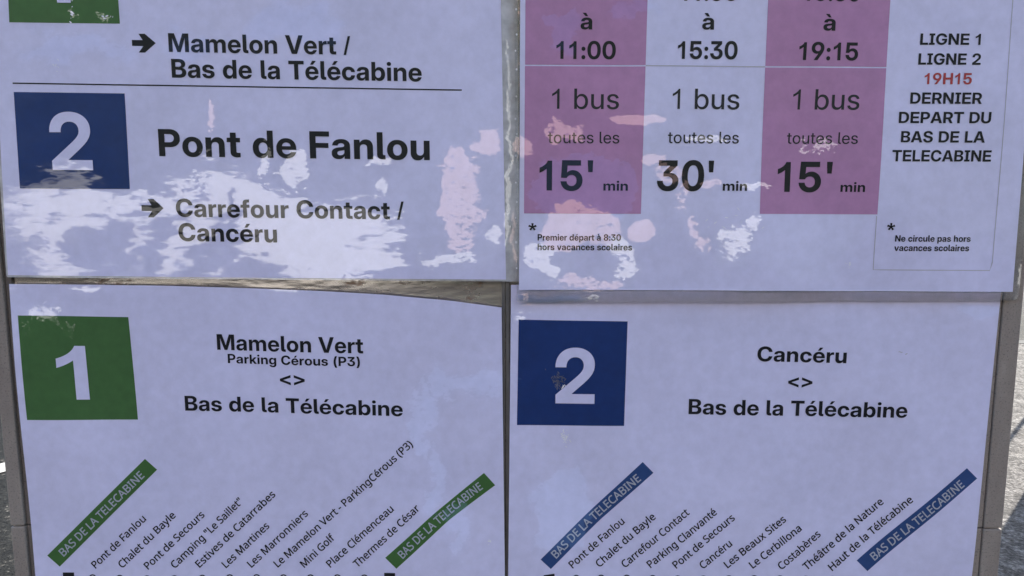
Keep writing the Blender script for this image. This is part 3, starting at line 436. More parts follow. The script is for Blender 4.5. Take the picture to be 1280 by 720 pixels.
ROUND = {
 ' ': '260|',
 '"': '408|178,731 156,439 69,439 47,731|361,731 339,439 252,439 230,731',
 '(': '300|23,274 ~23,358 ~55,517 ~123,663 179,731 300,729 ~215,612 ~146,391 146,275 ~146,200 ~177,51 ~238,-86 299,-173 179,-175 ~123,-108 ~55,35 ~23,192',
 ')': '300|277,274 ~277,192 ~245,35 ~178,-108 121,-175 1,-173 ~62,-86 ~123,51 ~154,200 154,275 ~154,352 ~123,503 ~62,643 0,729 121,731 ~178,663 ~245,517 ~277,358',
 '-': '322|23,212 23,324 299,324 299,212',
 '3': '572|510,547 ~510,495 ~470,417 ~397,369 362,362 362,387 ~439,378 ~532,281 532,203 ~532,136 ~469,31 ~340,-27 241,-27 ~184,-27 ~84,-9 28,18 28,138 ~96,105 ~196,81 242,81 ~332,81 ~406,147 406,205 ~406,244 ~366,290 ~284,314 223,314 137,314 137,423 224,423 ~279,423 ~351,454 ~386,506 386,541 ~386,585 ~327,633 273,633 ~237,633 ~179,619 ~129,593 89,567 26,653 ~78,695 ~197,741 272,741 ~391,741 ~510,631',
 'A': '639|533,-17 447,204 188,204 103,-17 -25,-17 267,734 372,734 663,-17|336,511 ~333,519 ~319,562 ~306,607 319,590 ~329,600 ~318,558 ~307,524 303,511 231,318 408,318',
 'B': '650|301,731 ~440,731 ~589,645 589,537 ~589,491 ~554,419 ~487,371 453,365 453,389 ~486,383 ~566,342 ~613,264 613,203 ~613,133 ~547,33 ~428,-17 348,-17 80,-17 80,731|319,427 ~405,427 ~462,477 462,527 ~462,576 ~391,620 305,620 204,620 204,427|204,318 204,93 331,93 ~419,93 ~483,157 483,210 ~483,243 ~455,290 ~387,318 324,318',
 'C': '632|403,628 ~349,628 ~264,592 ~205,523 ~173,421 173,357 ~173,272 ~225,150 ~325,86 402,86 ~447,86 ~529,102 590,120 590,7 ~537,-13 ~449,-27 389,-27 ~275,-27 ~121,68 ~44,242 44,358 ~44,442 ~91,582 ~183,685 ~318,741 404,741 ~461,741 ~567,718 623,690 573,584 ~526,605 ~449,628',
 'D': '730|686,364 ~686,240 ~592,69 ~418,-17 296,-17 80,-17 80,731 317,731 ~429,731 ~595,647 ~686,483|557,361 ~557,452 ~498,565 ~386,620 304,620 204,620 204,94 284,94 ~422,94 ~557,227',
 'E': '556|513,-17 80,-17 80,731 513,731 513,618 204,618 204,429 495,429 495,317 204,317 204,96 513,96',
 'F': '519|204,-17 80,-17 80,731 513,731 513,618 204,618 204,399 494,399 494,286 204,286',
 'G': '728|390,394 671,394 671,15 ~600,-9 ~479,-27 403,-27 ~287,-27 ~127,67 ~44,240 44,357 ~44,473 ~136,645 ~310,741 431,741 ~493,741 ~603,718 666,691 619,581 ~566,605 ~475,628 426,628 ~346,628 ~232,563 ~172,442 172,357 ~172,275 ~224,153 ~333,85 424,85 ~470,85 ~534,95 547,98 547,280 390,280',
 'H': '741|660,-17 536,-17 536,316 204,316 204,-17 80,-17 80,731 204,731 204,429 536,429 536,731 660,731',
 'I': '339|315,-17 23,-17 23,66 107,85 107,629 23,649 23,731 315,731 315,649 231,629 231,85 315,66',
 'L': '524|80,-17 80,731 204,731 204,97 516,97 516,-17',
 'M': '907|400,-17 165,609 192,609 ~192,607 ~195,545 ~197,471 197,433 197,-17 80,-17 80,731 242,731 462,146 442,146 666,731 827,731 827,-17 704,-17 704,439 ~704,474 ~706,544 ~710,605 710,608 736,608 498,-17',
 'N': '760|680,-17 549,-17 167,576 191,576 ~191,571 ~194,508 ~197,436 197,399 197,-17 80,-17 80,731 210,731 591,140 568,140 ~568,138 ~565,202 ~562,279 562,311 562,731 680,731',
 'P': '605|286,731 ~432,731 ~571,612 571,504 ~571,457 ~540,370 ~468,300 ~352,261 269,261 204,261 204,-17 80,-17 80,731|278,620 204,620 204,372 259,372 ~324,372 ~406,398 ~444,453 444,500 ~444,561 ~367,620',
 'S': '549|519,191 ~519,122 ~451,24 ~328,-27 247,-27 ~206,-27 ~131,-19 ~68,-3 34,13 34,136 ~93,110 ~196,85 251,85 ~301,85 ~365,110 ~395,153 395,183 ~395,213 ~370,253 ~302,291 238,314 ~191,332 ~118,373 ~68,427 ~43,497 43,542 ~43,604 ~107,694 ~218,741 288,741 ~349,741 ~450,718 506,693 467,584 ~415,607 ~331,628 286,628 ~245,628 ~193,605 ~168,567 168,541 ~168,510 ~193,470 ~256,434 313,413 ~377,389 ~469,333 ~519,252',
 'T': '556|340,-17 216,-17 216,618 -7,618 -7,731 562,731 562,618 340,618',
 'V': '600|624,731 357,-17 243,-17 -24,731 106,731 271,262 ~282,232 ~298,178 ~312,128 300,134 ~288,128 ~302,179 ~319,233 329,264 493,731',
 'a': '561|288,562 ~393,562 ~497,466 497,365 497,-17 402,-17 385,59 403,59 ~384,35 ~331,-7 ~262,-27 215,-27 ~163,-27 ~78,11 ~29,90 29,149 ~29,238 ~166,333 302,337 377,339 377,355 ~377,414 ~329,457 283,457 ~244,457 ~171,433 123,410 83,507 ~134,534 ~234,562|315,242 ~220,238 ~154,190 154,148 ~154,111 ~198,78 235,78 ~297,78 ~376,144 376,214 376,244',
 'b': '615|190,575 ~190,541 ~187,481 187,482 164,482 ~184,512 ~271,562 339,562 ~447,562 ~577,412 577,268 ~577,172 ~518,40 ~410,-27 339,-27 ~271,-27 ~184,23 164,51 179,51 161,-17 68,-17 68,777 190,777|324,455 ~272,455 ~215,418 ~190,337 190,271 190,267 ~190,173 ~247,80 326,80 ~389,80 ~452,174 452,269 ~452,365 ~389,455',
 'c': '480|300,-27 ~225,-27 ~105,35 ~38,166 38,265 ~38,368 ~108,501 ~230,563 306,563 ~349,563 ~429,545 468,525 430,422 ~391,437 ~330,452 304,452 ~255,452 ~194,412 ~163,330 163,266 ~163,205 ~194,123 ~253,83 299,83 ~341,83 ~404,100 455,124 455,9 ~417,-11 ~348,-27',
 'd': '615|275,-27 ~167,-27 ~38,123 38,267 ~38,411 ~168,563 276,563 ~321,563 ~388,540 ~438,501 451,484 430,484 ~430,479 ~425,530 425,546 425,777 547,777 547,-17 445,-17 432,55 451,55 ~439,37 ~388,-3 ~320,-27|289,80 ~365,80 ~426,162 426,250 426,266 ~426,361 ~368,456 288,456 ~226,456 ~163,355 163,265 ~163,174 ~226,80',
 'e': '564|292,563 ~366,563 ~473,498 ~530,381 530,304 530,234 163,234 ~165,167 ~244,82 317,82 ~366,82 ~442,100 506,128 506,14 ~453,-9 ~370,-27 313,-27 ~233,-27 ~107,39 ~38,171 38,264 ~38,356 ~101,490 ~216,563|291,457 ~236,457 ~171,386 167,338 404,338 ~404,364 ~379,424 ~331,457',
 'f': '344|349,451 214,451 214,-17 92,-17 92,451 -2,451 -2,521 92,551 92,570 ~92,643 ~137,738 ~224,782 283,782 ~317,782 ~373,770 408,757 375,657 ~343,667 ~304,676 284,676 ~249,676 ~214,628 214,571 214,553 349,553',
 'g': '615|275,563 ~332,563 ~424,520 452,482 434,482 446,553 547,553 547,-9 ~547,-89 ~491,-201 ~376,-257 290,-257 ~231,-257 ~130,-239 80,-217 80,-97 ~141,-129 ~239,-150 295,-150 ~357,-150 ~426,-79 426,-16 426,5 ~426,17 ~428,63 427,54 451,54 ~425,17 ~335,-27 276,-27 ~164,-27 ~38,130 38,267 ~38,401 ~164,563|287,455 ~248,455 ~193,414 ~163,329 163,266 ~163,172 ~228,79 289,79 ~327,79 ~378,97 ~411,136 ~427,200 427,246 427,267 ~427,337 ~397,419 ~336,455',
 'h': '618|190,537 ~190,517 ~187,476 187,479 164,479 ~178,502 ~236,542 ~305,562 341,562 ~410,562 ~505,517 ~554,422 554,349 554,-17 433,-17 433,343 ~433,401 ~384,455 330,455 ~275,455 ~216,416 ~190,337 190,277 190,-17 68,-17 68,777 190,777',
 'i': '258|190,553 190,-17 68,-17 68,553|130,754 ~156,754 ~198,718 198,681 ~198,645 ~157,608 130,608 ~101,608 ~61,646 61,681 ~61,718 ~101,754',
 'k': '534|189,363 ~189,347 ~186,294 186,293 164,293 ~165,294 ~189,325 ~214,356 224,367 400,553 541,549 315,306 555,-15 410,-17 230,225 189,189 189,-17 68,-17 68,777 189,777',
 'l': '258|190,-17 68,-17 68,777 190,777',
 'm': '935|673,563 ~771,563 ~871,460 871,349 871,-17 750,-17 750,345 ~750,402 ~706,455 658,455 ~589,455 ~530,376 530,296 530,-17 409,-17 409,345 ~409,384 ~389,432 ~349,455 316,455 ~268,455 ~215,417 ~190,338 190,278 190,-17 68,-17 68,553 170,553 183,480 164,480 ~178,503 ~232,543 ~298,563 332,563 ~398,563 ~490,514 507,473 491,473 ~516,515 ~617,563',
 'n': '618|343,563 ~446,563 ~554,460 554,349 554,-17 433,-17 433,343 ~433,401 ~384,455 330,455 ~250,455 ~190,367 190,278 190,-17 68,-17 68,553 170,553 183,480 165,480 ~180,503 ~238,544 ~307,563',
 'o': '605|568,269 ~568,199 ~531,90 ~461,13 ~361,-27 301,-27 ~245,-27 ~148,13 ~77,90 ~38,199 38,269 ~38,362 ~102,493 ~222,563 304,563 ~382,563 ~501,493 ~568,362|163,269 ~163,209 ~193,124 ~254,80 303,80 ~352,80 ~413,124 ~443,209 443,269 ~443,330 ~412,412 ~352,455 302,455 ~229,455 ~163,359',
 'p': '615|340,563 ~447,563 ~577,414 577,269 ~577,174 ~518,41 ~411,-27 339,-27 ~295,-27 ~226,-3 ~177,35 165,51 186,51 ~186,53 ~190,0 190,-20 190,-257 68,-257 68,553 171,553 183,480 164,480 ~176,498 ~225,539 ~294,563|324,455 ~275,455 ~218,420 ~191,346 190,286 190,269 ~190,206 ~216,121 ~273,80 326,80 ~369,80 ~423,127 ~452,213 452,270 ~452,357 ~389,455',
 'r': '413|335,563 ~351,563 ~388,560 417,553 401,438 ~371,445 ~342,449 329,449 ~302,449 ~252,426 ~213,384 ~190,324 190,286 190,-17 68,-17 68,553 172,553 182,455 161,455 ~174,478 ~226,531 ~294,563',
 's': '479|451,148 ~451,90 ~393,12 ~289,-27 220,-27 ~162,-27 ~77,-8 35,14 35,132 ~90,104 ~177,78 222,78 ~284,78 ~332,113 332,140 ~332,155 ~315,179 ~263,209 211,228 ~158,249 ~79,291 ~34,355 34,404 ~34,481 ~157,563 252,563 ~303,563 ~391,543 445,519 402,418 ~354,438 ~283,457 246,457 ~197,457 ~152,429 152,409 ~152,393 ~172,370 ~229,343 279,323 ~331,303 ~408,261 ~451,196',
 't': '361|264,79 ~283,79 ~322,86 356,96 356,-5 ~330,-17 ~274,-27 249,-27 ~204,-27 ~124,5 ~75,86 75,156 75,451 -1,451 -1,521 79,557 115,676 197,676 197,553 352,553 352,451 197,451 197,158 ~197,116 ~234,79',
 'u': '618|550,553 550,-17 447,-17 434,54 454,54 ~440,31 ~380,-9 ~311,-27 274,-27 ~206,-27 ~111,18 ~62,113 62,185 62,553 185,553 185,191 ~185,134 ~234,80 287,80 ~342,80 ~402,119 ~428,198 428,257 428,553',
 'v': '508|191,-17 -25,553 106,553 224,226 ~232,204 ~250,149 ~265,99 265,95 242,95 ~243,99 ~258,150 ~277,205 284,226 402,553 533,553 316,-17',
 'x': '529|191,274 -3,552 136,553 265,364 393,553 531,552 337,274 541,-16 402,-17 265,184 126,-17 -12,-16',
 'y': '510|-24,553 107,553 227,237 ~237,210 ~254,159 ~269,111 270,102 247,102 ~250,115 ~276,196 290,238 403,553 535,553 295,-80 ~275,-132 ~221,-212 ~140,-257 84,-257 ~59,-257 ~21,-252 -6,-246 -6,-142 ~25,-147 ~54,-151 70,-151 ~97,-151 ~135,-132 ~163,-94 173,-67 199,-2',
 'â': '561|288,562 ~393,562 ~497,466 497,365 497,-17 402,-17 385,59 403,59 ~384,35 ~331,-7 ~262,-27 215,-27 ~163,-27 ~78,11 ~29,90 29,149 ~29,238 ~166,333 302,337 377,339 377,355 ~377,414 ~329,457 283,457 ~244,457 ~171,433 123,410 83,507 ~134,534 ~234,562|315,242 ~220,238 ~154,190 154,148 ~154,111 ~198,78 235,78 ~297,78 ~376,144 376,214 376,244|335,783 ~351,754 ~395,700 ~443,648 467,624 467,589 383,589 ~352,608 ~295,656 279,672 ~264,656 ~208,609 177,589 95,589 95,624 ~119,649 ~165,700 ~208,754 225,783',
 'è': '564|292,563 ~366,563 ~473,498 ~530,381 530,304 530,234 163,234 ~165,167 ~244,82 317,82 ~366,82 ~442,100 506,128 506,14 ~453,-9 ~370,-27 313,-27 ~233,-27 ~107,39 ~38,171 38,264 ~38,356 ~101,490 ~216,563|291,457 ~236,457 ~171,386 167,338 404,338 ~404,364 ~379,424 ~331,457|271,783 ~286,752 ~318,698 ~355,647 373,624 373,589 291,589 ~269,607 ~226,647 ~184,691 ~150,732 138,751 138,783',
 'é': '564|292,563 ~366,563 ~473,498 ~530,381 530,304 530,234 163,234 ~165,167 ~244,82 317,82 ~366,82 ~442,100 506,128 506,14 ~453,-9 ~370,-27 313,-27 ~233,-27 ~107,39 ~38,171 38,264 ~38,356 ~101,490 ~216,563|291,457 ~236,457 ~171,386 167,338 404,338 ~404,364 ~379,424 ~331,457|450,751 ~438,732 ~403,691 ~361,647 ~319,607 296,589 215,589 215,624 ~233,647 ~268,698 ~301,752 316,783 450,783',
}
CAPS = {'BOLD': 728, 'PLAIN': 728, 'ROUND': 714}
FACES = {'BOLD': BOLD, 'PLAIN': PLAIN, 'ROUND': ROUND}

# ---------------------------------------------------------------- letters
def contours(src, seg=5):
    out = []
    for co in src.split('|')[1:]:
        pts = []
        for w in co.split():
            off = w[0] == '~'
            x, y = w.lstrip('~').split(',')
            pts.append((float(x), float(y), not off))
        # insert implied on-curve points, start on one
        if not pts: continue
        full = []
        n = len(pts)
        for i in range(n):
            a, b = pts[i], pts[(i + 1) % n]
            full.append(a)
            if not a[2] and not b[2]: full.append(((a[0] + b[0]) / 2, (a[1] + b[1]) / 2, True))
        k = next(i for i, p in enumerate(full) if p[2])
        full = full[k:] + full[:k]
        full.append(full[0])
        poly = []
        i = 0
        while i < len(full) - 1:
            p = full[i]
            if full[i + 1][2]:
                poly.append(p[:2]); i += 1
            else:
                q, r = full[i + 1], full[i + 2]
                for s in range(seg):
                    t = s / seg
                    poly.append(((1 - t) ** 2 * p[0] + 2 * t * (1 - t) * q[0] + t * t * r[0],
                                 (1 - t) ** 2 * p[1] + 2 * t * (1 - t) * q[1] + t * t * r[1]))
                i += 2
        clean = [p for j, p in enumerate(poly) if math.dist(p, poly[j - 1]) > 0.5]
        if len(clean) > 2: out.append(clean)
    return out
def winding(q, p):
    w = 0
    for i in range(len(p)):
        (x1, y1), (x2, y2) = p[i - 1], p[i]
        if (y1 > q[1]) != (y2 > q[1]) and q[0] < (x2 - x1) * (q[1] - y1) / (y2 - y1) + x1: w += 1 if y2 > y1 else -1
    return w
TRI = {}
def glyph(face, ch):
    """(advance, points, triangles); strokes of a letter may overlap"""
    key = (face, ch)
    if key not in TRI:
        src = FACES[face][ch]
        cs = contours(src)
        pts, tris = [], []
        if cs:
            flat = [Vector(p) for c in cs for p in c]
            edges, base = [], 0
            for c in cs:
                edges += [(base + i, base + (i + 1) % len(c)) for i in range(len(c))]
                base += len(c)
            vo, _, fo, _, _, _ = delaunay_2d_cdt(flat, edges, [], 0, 1e-4)
            pts = [(p.x, p.y) for p in vo]
            for f in fo:
                q = (sum(pts[i][0] for i in f) / 3, sum(pts[i][1] for i in f) / 3)
                if sum(winding(q, c) for c in cs) != 0: tris.append(tuple(f))
        TRI[key] = (float(src.split('|')[0]), pts, tris)
    return TRI[key]

def write(name, text, face, p0, p1, cap, sheet, mat, parent, mid=None, lean=0.0, perp=False, lift=0.00024, track=0.0, bottom=0.0):
    """letters whose ink runs from p0 to p1 along the baseline (photo pixels measured on the sheet), cap = height of a capital"""
    pen, runs = 0.0, []
    for ch in text:
        adv, pts, tris = glyph(face, ch)
        runs.append((pen, pts, tris))
        pen += adv + track
    xs = [x + q[0] for x, pts, _ in runs for q in pts]
    x0, x1 = min(xs), max(xs)
    k = cap / CAPS[face]
    verts, faces, rows = [], [], 0
    for x, pts, tris in runs:
        base = len(verts)
        for gx, gy in pts:
            t = (x + gx - x0) / (x1 - x0)
            if mid is None:
                bx, by = p0[0] + (p1[0] - p0[0]) * t, p0[1] + (p1[1] - p0[1]) * t
                tx, ty = p1[0] - p0[0], p1[1] - p0[1]
            else:
                a, b_, c = (1 - t) * (1 - 2 * t), 4 * t * (1 - t), t * (2 * t - 1)
                bx, by = a * p0[0] + b_ * mid[0] + c * p1[0], a * p0[1] + b_ * mid[1] + c * p1[1]
                tx = (4 * t - 3) * p0[0] + (4 - 8 * t) * mid[0] + (4 * t - 1) * p1[0]
                ty = (4 * t - 3) * p0[1] + (4 - 8 * t) * mid[1] + (4 * t - 1) * p1[1]
            if perp:
                L = math.hypot(tx, ty)
                ux, uy = ty / L, -tx / L
            else:
                ux, uy = up_at(bx, by, lean)
            verts.append(sheet.at(bx + ux * gy * k, by + uy * gy * k, lift))
        for t3 in tris:
            a, b_, c = (verts[base + i] for i in t3)
            nrm = (b_ - a).cross(c - a)
            f = tuple(base + i for i in t3)
            faces.append(f if nrm.y < 0 else f[::-1])
    return mesh_obj(name, verts, faces, mat, parent)

class Sheet:
    """one laminated sheet: its paper outline in photo pixels, how far it stands off the board, how it buckles"""
    def __init__(s, off, waves, seed):
        s.off, s.waves = off, waves
        rnd = random.Random(seed)
        s.ph = [rnd.uniform(0, 6.28) for _ in range(4)]
    def h(s, X, Z):
        return s.waves * (math.sin(X * 38 + s.ph[0]) * math.sin(Z * 31 + s.ph[1]) + 0.5 * math.sin(X * 71 + Z * 40 + s.ph[2]))
    def at(s, px, py, lift=0.0):
        p = on_board(px, py, s.off)
        p.y = -(s.off + s.h(p.x, p.z) + lift)
        return p
def lerp(a, b, t): return (a[0] + (b[0] - a[0]) * t, a[1] + (b[1] - a[1]) * t)
def along(line, t):
    L = [0.0]
    for a, b in zip(line, line[1:]): L.append(L[-1] + math.dist(a, b))
    d = t * L[-1]
    for i in range(len(line) - 1):
        if d <= L[i + 1] or i == len(line) - 2:
            return lerp(line[i], line[i + 1], (d - L[i]) / (L[i + 1] - L[i]))
def patch(name, sheet, top, bottom, mat, parent, n=10, mrows=10, lift=0.00012, solid=0.0, smooth=True):
    """a piece of the sheet between a top and a bottom line of pixels (straight sides)"""
    verts, faces = [], []
    for j in range(mrows + 1):
        for i in range(n + 1):
            q = lerp(along(top, i / n), along(bottom, i / n), j / mrows)
            verts.append(sheet.at(q[0], q[1], lift))
    for j in range(mrows):
        for i in range(n):
            a = j * (n + 1) + i
            faces.append((a, a + n + 1, a + n + 2, a + 1))
    if solid:                                                   # its cut edge, with corners of its own so that it stays crisp
        N = n + 1
        loop = [i for i in range(N)] + [j * N + n for j in range(1, mrows + 1)] + [mrows * N + i for i in range(n - 1, -1, -1)] + [j * N for j in range(mrows - 1, 0, -1)]
        base = len(verts)
        front = [Vector(verts[i]) for i in loop]
        verts += front + [p + Vector((0, solid, 0)) for p in front]
        L = len(loop)
        faces += [(base + i, base + (i + 1) % L, base + L + (i + 1) % L, base + L + i) for i in range(L)]
    return mesh_obj(name, verts, faces, mat, parent, smooth=smooth)
def shape(name, sheet, loops, mat, parent, lift=0.00012, solid=0.0):
    """a flat printed outline (first loop) with holes"""
    V = [[Vector((x, y, 0)) for x, y in l] for l in loops]
    flat = [p for l in loops for p in l]
    verts = [sheet.at(x, y, lift) for x, y in flat]
    faces = []
    for t3 in tessellate_polygon(V):
        a, b_, c = (verts[i] for i in t3)
        faces.append(tuple(t3) if (b_ - a).cross(c - a).y < 0 else tuple(t3)[::-1])
    return mesh_obj(name, verts, faces, mat, parent, solid=solid)
def strip_line(name, sheet, pts, w, mat, parent, lift=0.00012, n=24):
    """a ruled line of w pixels through pts"""
    top, bot = [], []
    for i in range(n + 1):
        p = along(pts, i / n)
        q = along(pts, min(1, i / n + 0.01)); r = along(pts, max(0, i / n - 0.01))
        tx, ty = q[0] - r[0], q[1] - r[1]
        L = math.hypot(tx, ty)
        nx, ny = -ty / L * w / 2, tx / L * w / 2
        top.append((p[0] - nx, p[1] - ny)); bot.append((p[0] + nx, p[1] + ny))
    return patch(name, sheet, top, bot, mat, parent, n=n, mrows=1, lift=lift)
def ring(name, sheet, line_out, line_in, parent, lift=0.0, mat='film'):
    o = shape(name, sheet, [line_out, line_in], M[mat], parent, lift)
    # the cut edge of the film
    me = o.data
    front = [v.co.copy() for v in me.vertices][:len(line_out)]
    bm = bmesh.new(); bm.from_mesh(me); bm.verts.ensure_lookup_table()
    back = [bm.verts.new(p + Vector((0, 0.0004, 0))) for p in front]
    face = [bm.verts.new(p) for p in front]
    n = len(front)
    for i in range(n): bm.faces.new((face[i], face[(i + 1) % n], back[(i + 1) % n], back[i]))
    bm.to_mesh(me); bm.free()
    return o
def round_corner(loop, radii, n=6):
    out = []
    for i, p in enumerate(loop):
        r = radii[i]
        if not r: out.append(p); continue
        a, b = loop[i - 1], loop[(i + 1) % len(loop)]
        pa, pb = lerp(p, a, r / math.dist(p, a)), lerp(p, b, r / math.dist(p, b))
        for k in range(n + 1):
            t = k / n
            out.append(((1 - t) ** 2 * pa[0] + 2 * t * (1 - t) * p[0] + t * t * pb[0], (1 - t) ** 2 * pa[1] + 2 * t * (1 - t) * p[1] + t * t * pb[1]))
    return out

# ================================================================ THE BOARD
def X(px, py, off=0.0): return on_board(px, py, off).x
def Z(py, off=0.0): return on_board(640, py, off).z
Z_TOP, Z_BOT, Z_JOINT = Z(-330), Z(830), Z(657)
Z_JOINT_R = Z(660)
xl_out, xl_face = X(9, 600), X(26.5, 600)
xl_in = X(35, 600)
xr_out, xr_face, xr_in = X(1257, 600), X(1233.5, 600), X(1224, 600)
board = thing('notice_board', (0, 0, 0), 'grey weathered outdoor notice board carrying four laminated bus notices', 'notice board')
box('backing_plate', xl_in - 0.004, xr_in + 0.004, 0.003, 0.006, Z_BOT, Z_TOP, M['metal'], board)
FY = -0.0012
for xo, xf, xi, zj, s in ((xl_out, xl_face, xl_in, Z_JOINT, 1), (xr_out, xr_face, xr_in, Z_JOINT_R, -1)):
    a, b_ = min(xo, xf), max(xo, xf)
    box('frame_post', a, b_, FY, 0.035, zj + 0.0004, Z_TOP + 0.02, M['frame'], board, bevel=0.0008)
    box('post_foot', a, b_, FY, 0.035, 0.0, zj - 0.0004, M['frame'], board, bevel=0.0008)
    g0 = 0.0004
    a, b_ = (xf + g0, xi) if s > 0 else (xi, xf - g0)
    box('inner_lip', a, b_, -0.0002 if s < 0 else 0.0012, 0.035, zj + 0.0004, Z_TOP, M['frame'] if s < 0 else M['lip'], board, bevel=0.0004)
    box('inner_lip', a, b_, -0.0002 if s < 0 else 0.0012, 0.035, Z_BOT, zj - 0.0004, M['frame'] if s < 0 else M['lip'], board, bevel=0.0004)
box('top_rail', xl_face + 0.001, xr_face - 0.001, FY, 0.035, Z_TOP + 0.001, Z_TOP + 0.03, M['frame'], board, bevel=0.0008)
box('bottom_rail', xl_face + 0.001, xr_face - 0.001, FY, 0.035, Z_BOT - 0.03, Z_BOT - 0.001, M['frame'], board, bevel=0.0008)
xm = X(632, 500)
k = 0.45 / FOCAL
box('divider_strip', xm - 4.6 * k, xm - 0.4 * k, 0.0012, 0.0029, Z_BOT, Z_TOP, M['strip'], board, bevel=0.0004)
box('divider_strip', xm + 0.4 * k, xm + 5.5 * k, 0.0006, 0.0029, Z_BOT, Z_TOP, M['strip'], board, bevel=0.0004)

# ================================================================ THE FOUR NOTICES
GROUP = 'laminated bus notices'
def notice(sheet, centre, label):
    p = on_board(centre[0], centre[1], sheet.off)
    o = thing('laminated_notice', (p.x, p.y, p.z), label, 'notice', GROUP)
    bpy.context.view_layer.update()
    return o
def digit_square(sheet, quad, mat, digit, p0, p1, cap, parent, lean=0.0):
    sq = patch('number_square', sheet, quad[:2], [quad[3], quad[2]], mat, parent, n=12, mrows=12)
    # the figure belongs to its square
    write('figure', digit, 'BOLD', p0, p1, cap, sheet, M['white ink'], sq, lean=lean, lift=0.0005)
    return sq

# ---- upper left: lines 1 and 2
A = Sheet(0.0027, 0.0003, 3)
na = notice(A, (316, 346), 'laminated sheet at upper left, Pont de Fanlou beside a blue square with figure 2')
A_top, A_bot = [(-20, -170), (623, -172)], [(10, 344), (320, 347.2), (632.5, 349.6)]
patch('paper', A, A_top, A_bot, M['paper'], na, n=60, mrows=50, lift=0.0, solid=0.0003)
ring('film_margin', A, round_corner([(-28, -180), (646, -182), (649.5, 352), (8, 346.5)], [9, 9, 3, 3]),
     [(-20, -170), (10, 344), (320, 347.2), (632.5, 349.6), (623, -172)], na, lift=-0.00008, mat='milky film')
digit_square(A, [(6.4, -94), (142, -93), (150.3, 29.7), (11.9, 28)], M['green ink'], '1', (50, 3.2), (89.3, 3.8), 76, na)
digit_square(A, [(17.3, 115), (155.7, 116.8), (162.3, 236.3), (25, 235.5)], M['blue ink'], '2', (66, 212.4), (117, 212.8), 72, na)
ARROW = [(165, 50), (178.5, 50.2), (173.3, 42.3), (181.2, 42.3), (195, 54), (181.6, 65.8), (173.7, 65.7), (179.5, 57.6), (165.3, 57.4)]
shape('arrow', A, [ARROW], M['black ink'], na)
shape('arrow', A, [[(190.7 + (x - 180) * 0.92, 260.2 + (y - 54) * 0.98) for x, y in ARROW]], M['black ink'], na)
def ink(name, s, parent, text, p0, p1, cap, face='BOLD', mat='black ink', **kw):
    return write(name, text, face, p0, p1, cap, s, M[mat], parent, **kw)
ink('destination_text', A, na, 'Mamelon Vert /', (211.5, 64.8), (438.5, 68.6), 23.3)
ink('destination_text', A, na, 'Bas de la Télécabine', (215.3, 97), (527.3, 101.8), 23.4)
strip_line('ruled_line', A, [(16, 104), (577.3, 112.6)], 1.7, M['black ink'], na)
ink('heading_text', A, na, 'Pont de Fanlou', (199.3, 195.1), (537.3, 200.2), 34)
ink('destination_text', A, na, 'Carrefour Contact /', (220.7, 270.8), (505, 274.4), 22.5)
ink('destination_text', A, na, 'Cancéru', (224, 301.2), (346.7, 303), 22.5)

# ---- upper right: how often the buses run
B = Sheet(0.0042, 0.0007, 8)
nb = notice(B, (957, 364), 'laminated timetable at upper right with mauve columns and bus frequencies')
B_top, B_bot = [(651, -172), (1308, -170)], [(648.7, 362), (1000, 363.4), (1266, 364.8)]
patch('paper', B, B_top, B_bot, M['paper'], nb, n=60, mrows=50, lift=0.0, solid=0.0003)
ring('film_margin', B, round_corner([(641, -182), (1318, -180), (1273.5, 375.5), (646, 378)], [9, 9, 9, 4]),
     [(651, -172), (648.7, 362), (1000, 363.4), (1266, 364.8), (1308, -170)], nb, lift=-0.00008)
for q0, q1 in (([(657.5, -110), (813, -110)], [(656.3, 80.9), (806.9, 81.4)]), ([(963.5, -110), (1120, -110)], [(956.8, 82.6), (1108.2, 83.6)])):
    patch('table_cell', B, q0, q1, M['violet ink'], nb, n=10, mrows=12)
for q0, q1 in (([(656.2, 82.6), (806.8, 83.1)], [(655, 266.8), (801, 267.3)]), ([(956.7, 84.3), (1108, 85.3)], [(949.5, 267.3), (1096.3, 268)])):
    patch('table_cell', B, q0, q1, M['violet ink'], nb, n=10, mrows=12)
strip_line('ruled_line', B, [(807, 82.2), (956.7, 83.4)], 1.3, M['grey ink'], nb)
for txt, p0, p1 in (('8:30*', (704, -0.6), (771, -0.6)), ('11:00', (850.5, 0.6), (922, 0.8)), ('15:30', (1003, 1.4), (1075.3, 1.8))):
    ink('start_time', B, nb, txt, p0, p1, 22.5)
for p0, p1 in (((725.7, 36.6), (740.3, 36.8)), ((877.7, 36.7), (892.5, 37)), ((1028.3, 38.4), (1043.5, 38.8))):
    ink('joining_word', B, nb, 'à', p0, p1, 20.5)
for txt, p0, p1 in (('11:00', (695.3, 73.6), (769.6, 74)), ('15:30', (847, 73.8), (921.7, 74)), ('19:15', (998, 75.2), (1072, 75.8))):
    ink('end_time', B, nb, txt, p0, p1, 22.6)
for dx, p in ((0, (690, 136)), (1, (840, 136.3)), (2, (991, 136.8))):
    w_ = (83.6, 84, 82.5)[dx]
    ink('bus_count', B, nb, '1 bus', p, (p[0] + w_, p[1] + 0.5), 25.5, 'PLAIN', 'dim ink')
for p0, p1 in (((684.8, 179), (774, 179.4)), ((834.3, 179), (923.3, 179.4)), ((984, 179.6), (1071.7, 180))):
    ink('frequency_word', B, nb, 'toutes les', p0, p1, 14.6, 'PLAIN', 'dim ink')
for txt, p0, p1 in (("15'", (674.3, 238), (741, 238.4)), ("30'", (820.7, 238.3), (891, 238.8)), ("15'", (971.5, 239.7), (1039.3, 240.2))):
    ink('frequency_minutes', B, nb, txt, p0, p1, 38)
